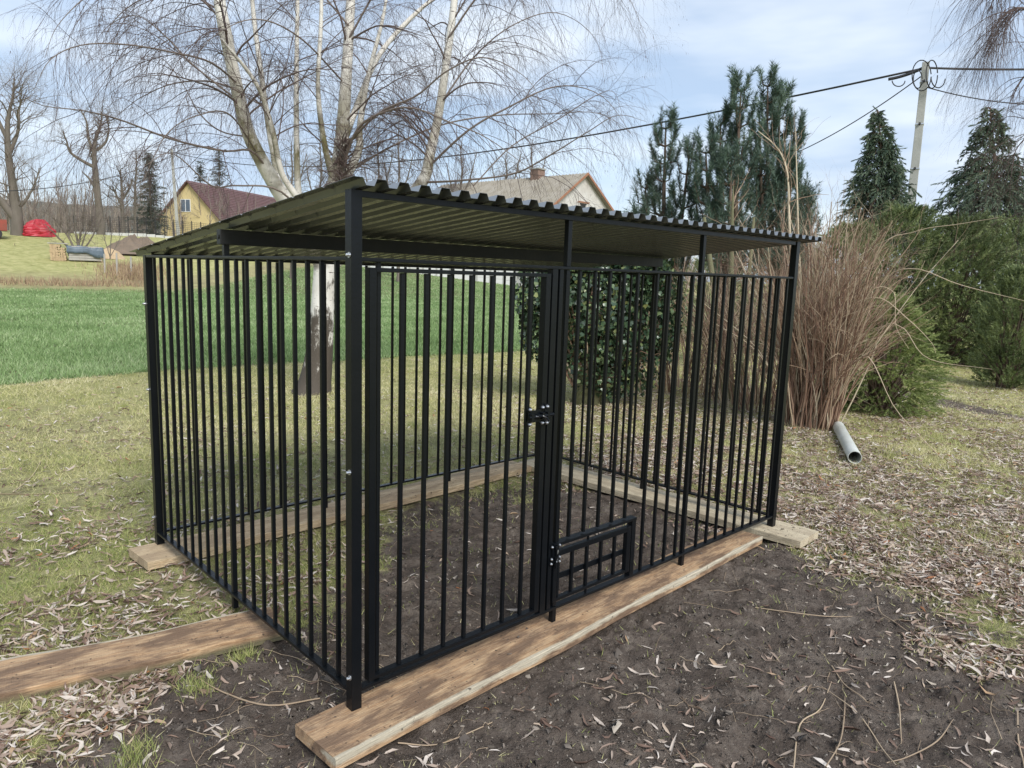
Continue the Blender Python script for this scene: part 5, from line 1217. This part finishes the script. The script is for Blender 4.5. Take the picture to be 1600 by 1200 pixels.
def leaves():
    rng = np.random.default_rng(220); n = 430000; x, y, r = scatter(n, 1.35, 18, rng, -41, 41)
    s = soilmask(x, y); near, far = field_edges(x, y); az = np.degrees(np.arctan2(y-CP[1], x-CP[0]))
    # right-hand lawn is thick with leaves; patches elsewhere
    right_ = smooth(50, 34, az); lb = smooth(.9, .1, np.hypot(x+.55, (y-.45)*1.4))+smooth(1.6, .6, np.hypot(x+.9, y-1.7))*.35
    patch = fbm(x, y, 1.5, 4, 81); fine = fbm(x, y, 6, 3, 82)
    dn = np.clip((patch*.6+fine*.55-.42+.08*right_)*3.0, .03, 1)*(.17+.83*np.maximum(right_*smooth(18, 9, r)*1.5, lb*.42))
    dn = dn*(1-.99*s)+s*.020*smooth(.56, .70, fbm(x, y, 1.9, 3, 91))*fine+s*.0014+s*.05*np.exp(-((x-.85)**2+(y-.95)**2*1.5)/.10)*fine+s*.02*np.exp(-((x-1.9)**2+(y-1.2)**2)/.25)*fine
    dn = np.where((near < 1.5) & (az > 40), dn*.4, dn)
    k = (rng.random(n) < dn*.85) & ~on_plank(x, y) & (near > 0.1)
    x, y, r, s = x[k], y[k], r[k], s[k]; n = len(x)
    h = H(x, y)+rng.uniform(.004, .020, n)*(1-.6*s)+.012*smooth(.45, .7, fbm(x, y, 6, 3, 82))*rng.random(n)*(1-s)
    # a few leaves blown on the planks and soil
    L = rng.uniform(.035, .088, n)[:, None]*np.where(rng.random(n) < .25, .7, 1)[:, None]; Wd = L*rng.uniform(.11, .21, n)[:, None]
    an = rng.uniform(0, 2*np.pi, n); T = norm(np.stack([np.cos(an), np.sin(an), rng.normal(0, .22, n)], 1))
    up = norm(np.stack([rng.normal(0, .45, n), rng.normal(0, .45, n), np.ones(n)], 1)); S_ = norm(np.cross(T, up)); U = np.cross(S_, T)
    curl = rng.normal(0, .15, n)[:, None]; fold = rng.uniform(-.1, .6, n)[:, None]; bend = rng.normal(0, .16, n)[:, None]
    C = np.stack([x, y, h], 1)
    def pt(t, sd): return C+T*L*(t-.5)+S_*Wd*sd*.5+S_*L*bend*((t-.5)**2*4)+U*(L*curl*((t-.5)**2*4)*1.0+Wd*fold*abs(sd))
    V = np.stack([pt(0, 0), pt(.3, -1), pt(.3, 0), pt(.3, 1), pt(.68, -.85), pt(.68, 0), pt(.68, .85), pt(1, 0)], 1).reshape(-1, 3)
    b0 = np.arange(n)[:, None]*8
    Q = np.concatenate([b0+np.array([[1, 4, 5, 2]]), b0+np.array([[2, 5, 6, 3]])]); T3 = np.concatenate([b0+np.array([[0, 1, 2]]), b0+np.array([[0, 2, 3]]), b0+np.array([[4, 7, 5]]), b0+np.array([[5, 7, 6]])])
    A = Acc(); A.V.append(V); A.n = len(V); A.P = {4: [Q], 3: [T3]}; tint = np.clip(rng.beta(1.2, 1.2, n), 0, 1); tint = np.where(rng.random(n) < .012, .98, tint*.93); A.T.append(np.repeat(tint, 8))
    o = A.build('fallen_leaves', M_leaf); tag(o, kind='stuff')
    print('leaves', n)
leaves()
def ground_twigs():
    rng = np.random.default_rng(230)
    hero = [((500, 1085), (420, 1100), (350, 1080), (300, 1058)), ((622, 1154), (680, 1155), (740, 1138), (820, 1095)), ((1240, 1200), (1250, 1130), (1282, 1100), (1300, 1060)), ((1290, 1200), (1312, 1160), (1320, 1110), (1321, 1080)),
            ((1400, 1200), (1380, 1160), (1340, 1110), (1285, 1066)), ((1300, 1035), (1320, 1062), (1345, 1082), (1356, 1088)), ((1385, 1190), (1420, 1170), (1465, 1150), (1490, 1120)), ((1590, 1110), (1592, 1150), (1600, 1185), (1604, 1200)),
            ((1180, 950), (1230, 960), (1290, 966), (1332, 962)), ((1370, 935), (1375, 955), (1395, 975), (1420, 988)), ((1397, 1065), (1405, 1100), (1408, 1130), (1410, 1150)), ((20, 770), (50, 745), (65, 722), (75, 716)), ((0, 772), (60, 770), (110, 770), (140, 765)), ((115, 696), (150, 706), (175, 716), (205, 722))]
    labs = ['curved bare twig on the soil at the foot of the front left post', 'thin arching twig on bare soil in front of the front plank', 'pale twig standing leftmost in the twig litter at the bottom right', 'straight pale twig second from left in the bottom right litter', 'long straight twig crossing the litter at the bottom right', 'short twig ending in a leaf on the bottom right soil', 'curved twig hooking upward on the bottom right soil', 'pale bent twig at the right edge near the bottom corner', 'thin horizontal twig on soil just right of the front plank', 'small curved twig below the thick leaf litter on the right', 'thin upright-lying twig on soil near the bottom right centre', 'dark forked twig on the lawn at the far left', 'long thin twig lying on the lawn at the left edge', 'dark twig on the dry lawn left of the cage']
    for s, lb in zip(hero, labs):
        pts = []
        for px, py in s:
            r_ = ray(px, py); t = (-.05-CP[2])/r_[2]; q = CP+r_*t; pts.append((q[0], q[1], float(H(q[0], q[1]))+.006+.006*rng.random(), .0025*rng.uniform(.8, 1.3)))
        pts[-1] = (*pts[-1][:3], .001); q = resample(pts, 16); A = Acc(); V, Q = tubes(q[None, :, :3], q[None, :, 3], 5); A.add(V, Q, rng.uniform(.3, 1))
        a, ar = spawn(q[None, :, :3], q[None, :, 3], 3, rng, (.04, .12), 5, (25, 50), 0, 0, .05, .6, .0015, .4, .2); a[:, :, 2] = H(a[:, :, 0], a[:, :, 1])+.006; V, Q = tubes(a, ar, 4); A.add(V, Q, .6)
        g = q[0, :3]; o = A.build('fallen_twig', M_twig); tag(o, lb, 'twig', 'twigs fallen on the ground')
    n = 520; x, y, r = scatter(n, 1.5, 9, rng, -38, 38); k = ~on_plank(x, y) & (np.hypot(x-1.5, y-1) > .2); x, y = x[k], y[k]; n = len(x); an = rng.uniform(0, 6.28, n); K = 7; P = np.zeros((n, K, 3)); L = rng.uniform(.05, .32, n)
    cx, cy = x.copy(), y.copy(); kv = rng.normal(0, .14, n)
    for q in range(K):
        P[:, q, 0] = cx; P[:, q, 1] = cy; P[:, q, 2] = H(cx, cy)+.004+.01*rng.random(n)*(q % 2); an = an+kv+rng.normal(0, .06, n); cx = cx+np.cos(an)*L/(K-1); cy = cy+np.sin(an)*L/(K-1)
    ok = ~(on_plank(P[:, -1, 0], P[:, -1, 1]) | on_plank(P[:, 3, 0], P[:, 3, 1])); P = P[ok]; n = len(P)
    V, Q = tubes(P, np.repeat(rng.uniform(.0008, .0019, n)[:, None], K, 1)*np.linspace(1, .5, K), 4); A = Acc(); A.add(V, Q, np.repeat(rng.random(n), K*4)); o = A.build('twig_litter', M_twig); tag(o, kind='stuff')
    # dirt trodden onto the planks
    A = Acc()
    for c0, c1, w, kx in (((-.19, -.08), (2.77, .045), .22, 420), ((3.01, -.245), (2.98, .1), .25, 160), ((.10, .80), (-1.5, 1.12), .22, 260)):
        u = rng.random(kx)**.8; v = rng.uniform(-.46, .46, kx)*w; dx, dy = c1[0]-c0[0], c1[1]-c0[1]; L = math.hypot(dx, dy)
        C = np.stack([c0[0]+dx*u-dy/L*v, c0[1]+dy*u+dx/L*v, np.full(kx, .0)], 1); off = norm(rng.normal(size=(kx, 5, 3))); off[:, :, 2] = np.abs(off[:, :, 2])*.5
        sz_ = rng.lognormal(-6.2, .6, kx)[:, None, None]; b0 = np.arange(kx)[:, None]*5
        A.add((C[:, None]+off*sz_).reshape(-1, 3), np.concatenate([b0+np.array([q]) for q in ((0, 1, 2), (0, 2, 3), (0, 3, 4), (1, 2, 4), (2, 3, 4), (0, 1, 4))]), np.repeat(rng.random(kx)*.7, 5))
    M_crumb = mat('soil_crumb', (.1, .08, .07), .95, tint=[(0, (.07, .058, .05)), (.8, (.20, .168, .14)), (1, (.42, .37, .31))])
    o = A.build('plank_dirt', M_crumb); tag(o, kind='stuff')
    # soil crumbs
    n = 90000; x, y, r = scatter(n, 1.35, 6, rng, -40, 40); k = (rng.random(n) < soilmask(x, y)) & ~on_plank(x, y); x, y = x[k], y[k]; n = len(x); z = H(x, y); s = rng.lognormal(-5.9, .62, n)[:, None]
    C = np.stack([x, y, z], 1); off = norm(rng.normal(size=(n, 5, 3))); V = (C[:, None]+off*s[:, :, None]*1.2).reshape(-1, 3); b0 = np.arange(n)[:, None]*5
    T = np.concatenate([b0+np.array([[a, b_, c]]) for a, b_, c in ((0, 1, 2), (0, 2, 3), (0, 3, 4), (1, 2, 4), (2, 3, 4), (0, 1, 4))]); A = Acc(); A.add(V, T, np.repeat(rng.random(n), 5))
    o = A.build('soil_crumbs', M_crumb); tag(o, kind='stuff')
ground_twigs()
def dry_weeds():
    rng = np.random.default_rng(240); P = []
    for k in range(2600):
        px = rng.normal(205, 26) if k < 1500 else rng.uniform(-40, 235); d = rng.uniform(47, 53) if k < 1500 else rng.uniform(44.5, 46.5)
        g = gz(px, d); P.append((g[0], g[1], g[2]-.02, .25+.55*rng.random()*(1 if k < 1500 else .4)))
    P = np.array(P); n = len(P); D_ = np.stack([rng.normal(0, .3, n), rng.normal(0, .3, n), np.ones(n)], 1)
    V, T = blades(P[:, :3], D_, P[:, 3], .035, rng); A = Acc(); A.add(V, T, np.repeat(rng.random(n), 3))
    o = A.build('dry_weeds', mat('dry_weed', (.3, .2, .12), .8, tint=[(0, (.20, .13, .09)), (1, (.46, .34, .20))])); tag(o, kind='stuff')
dry_weeds()
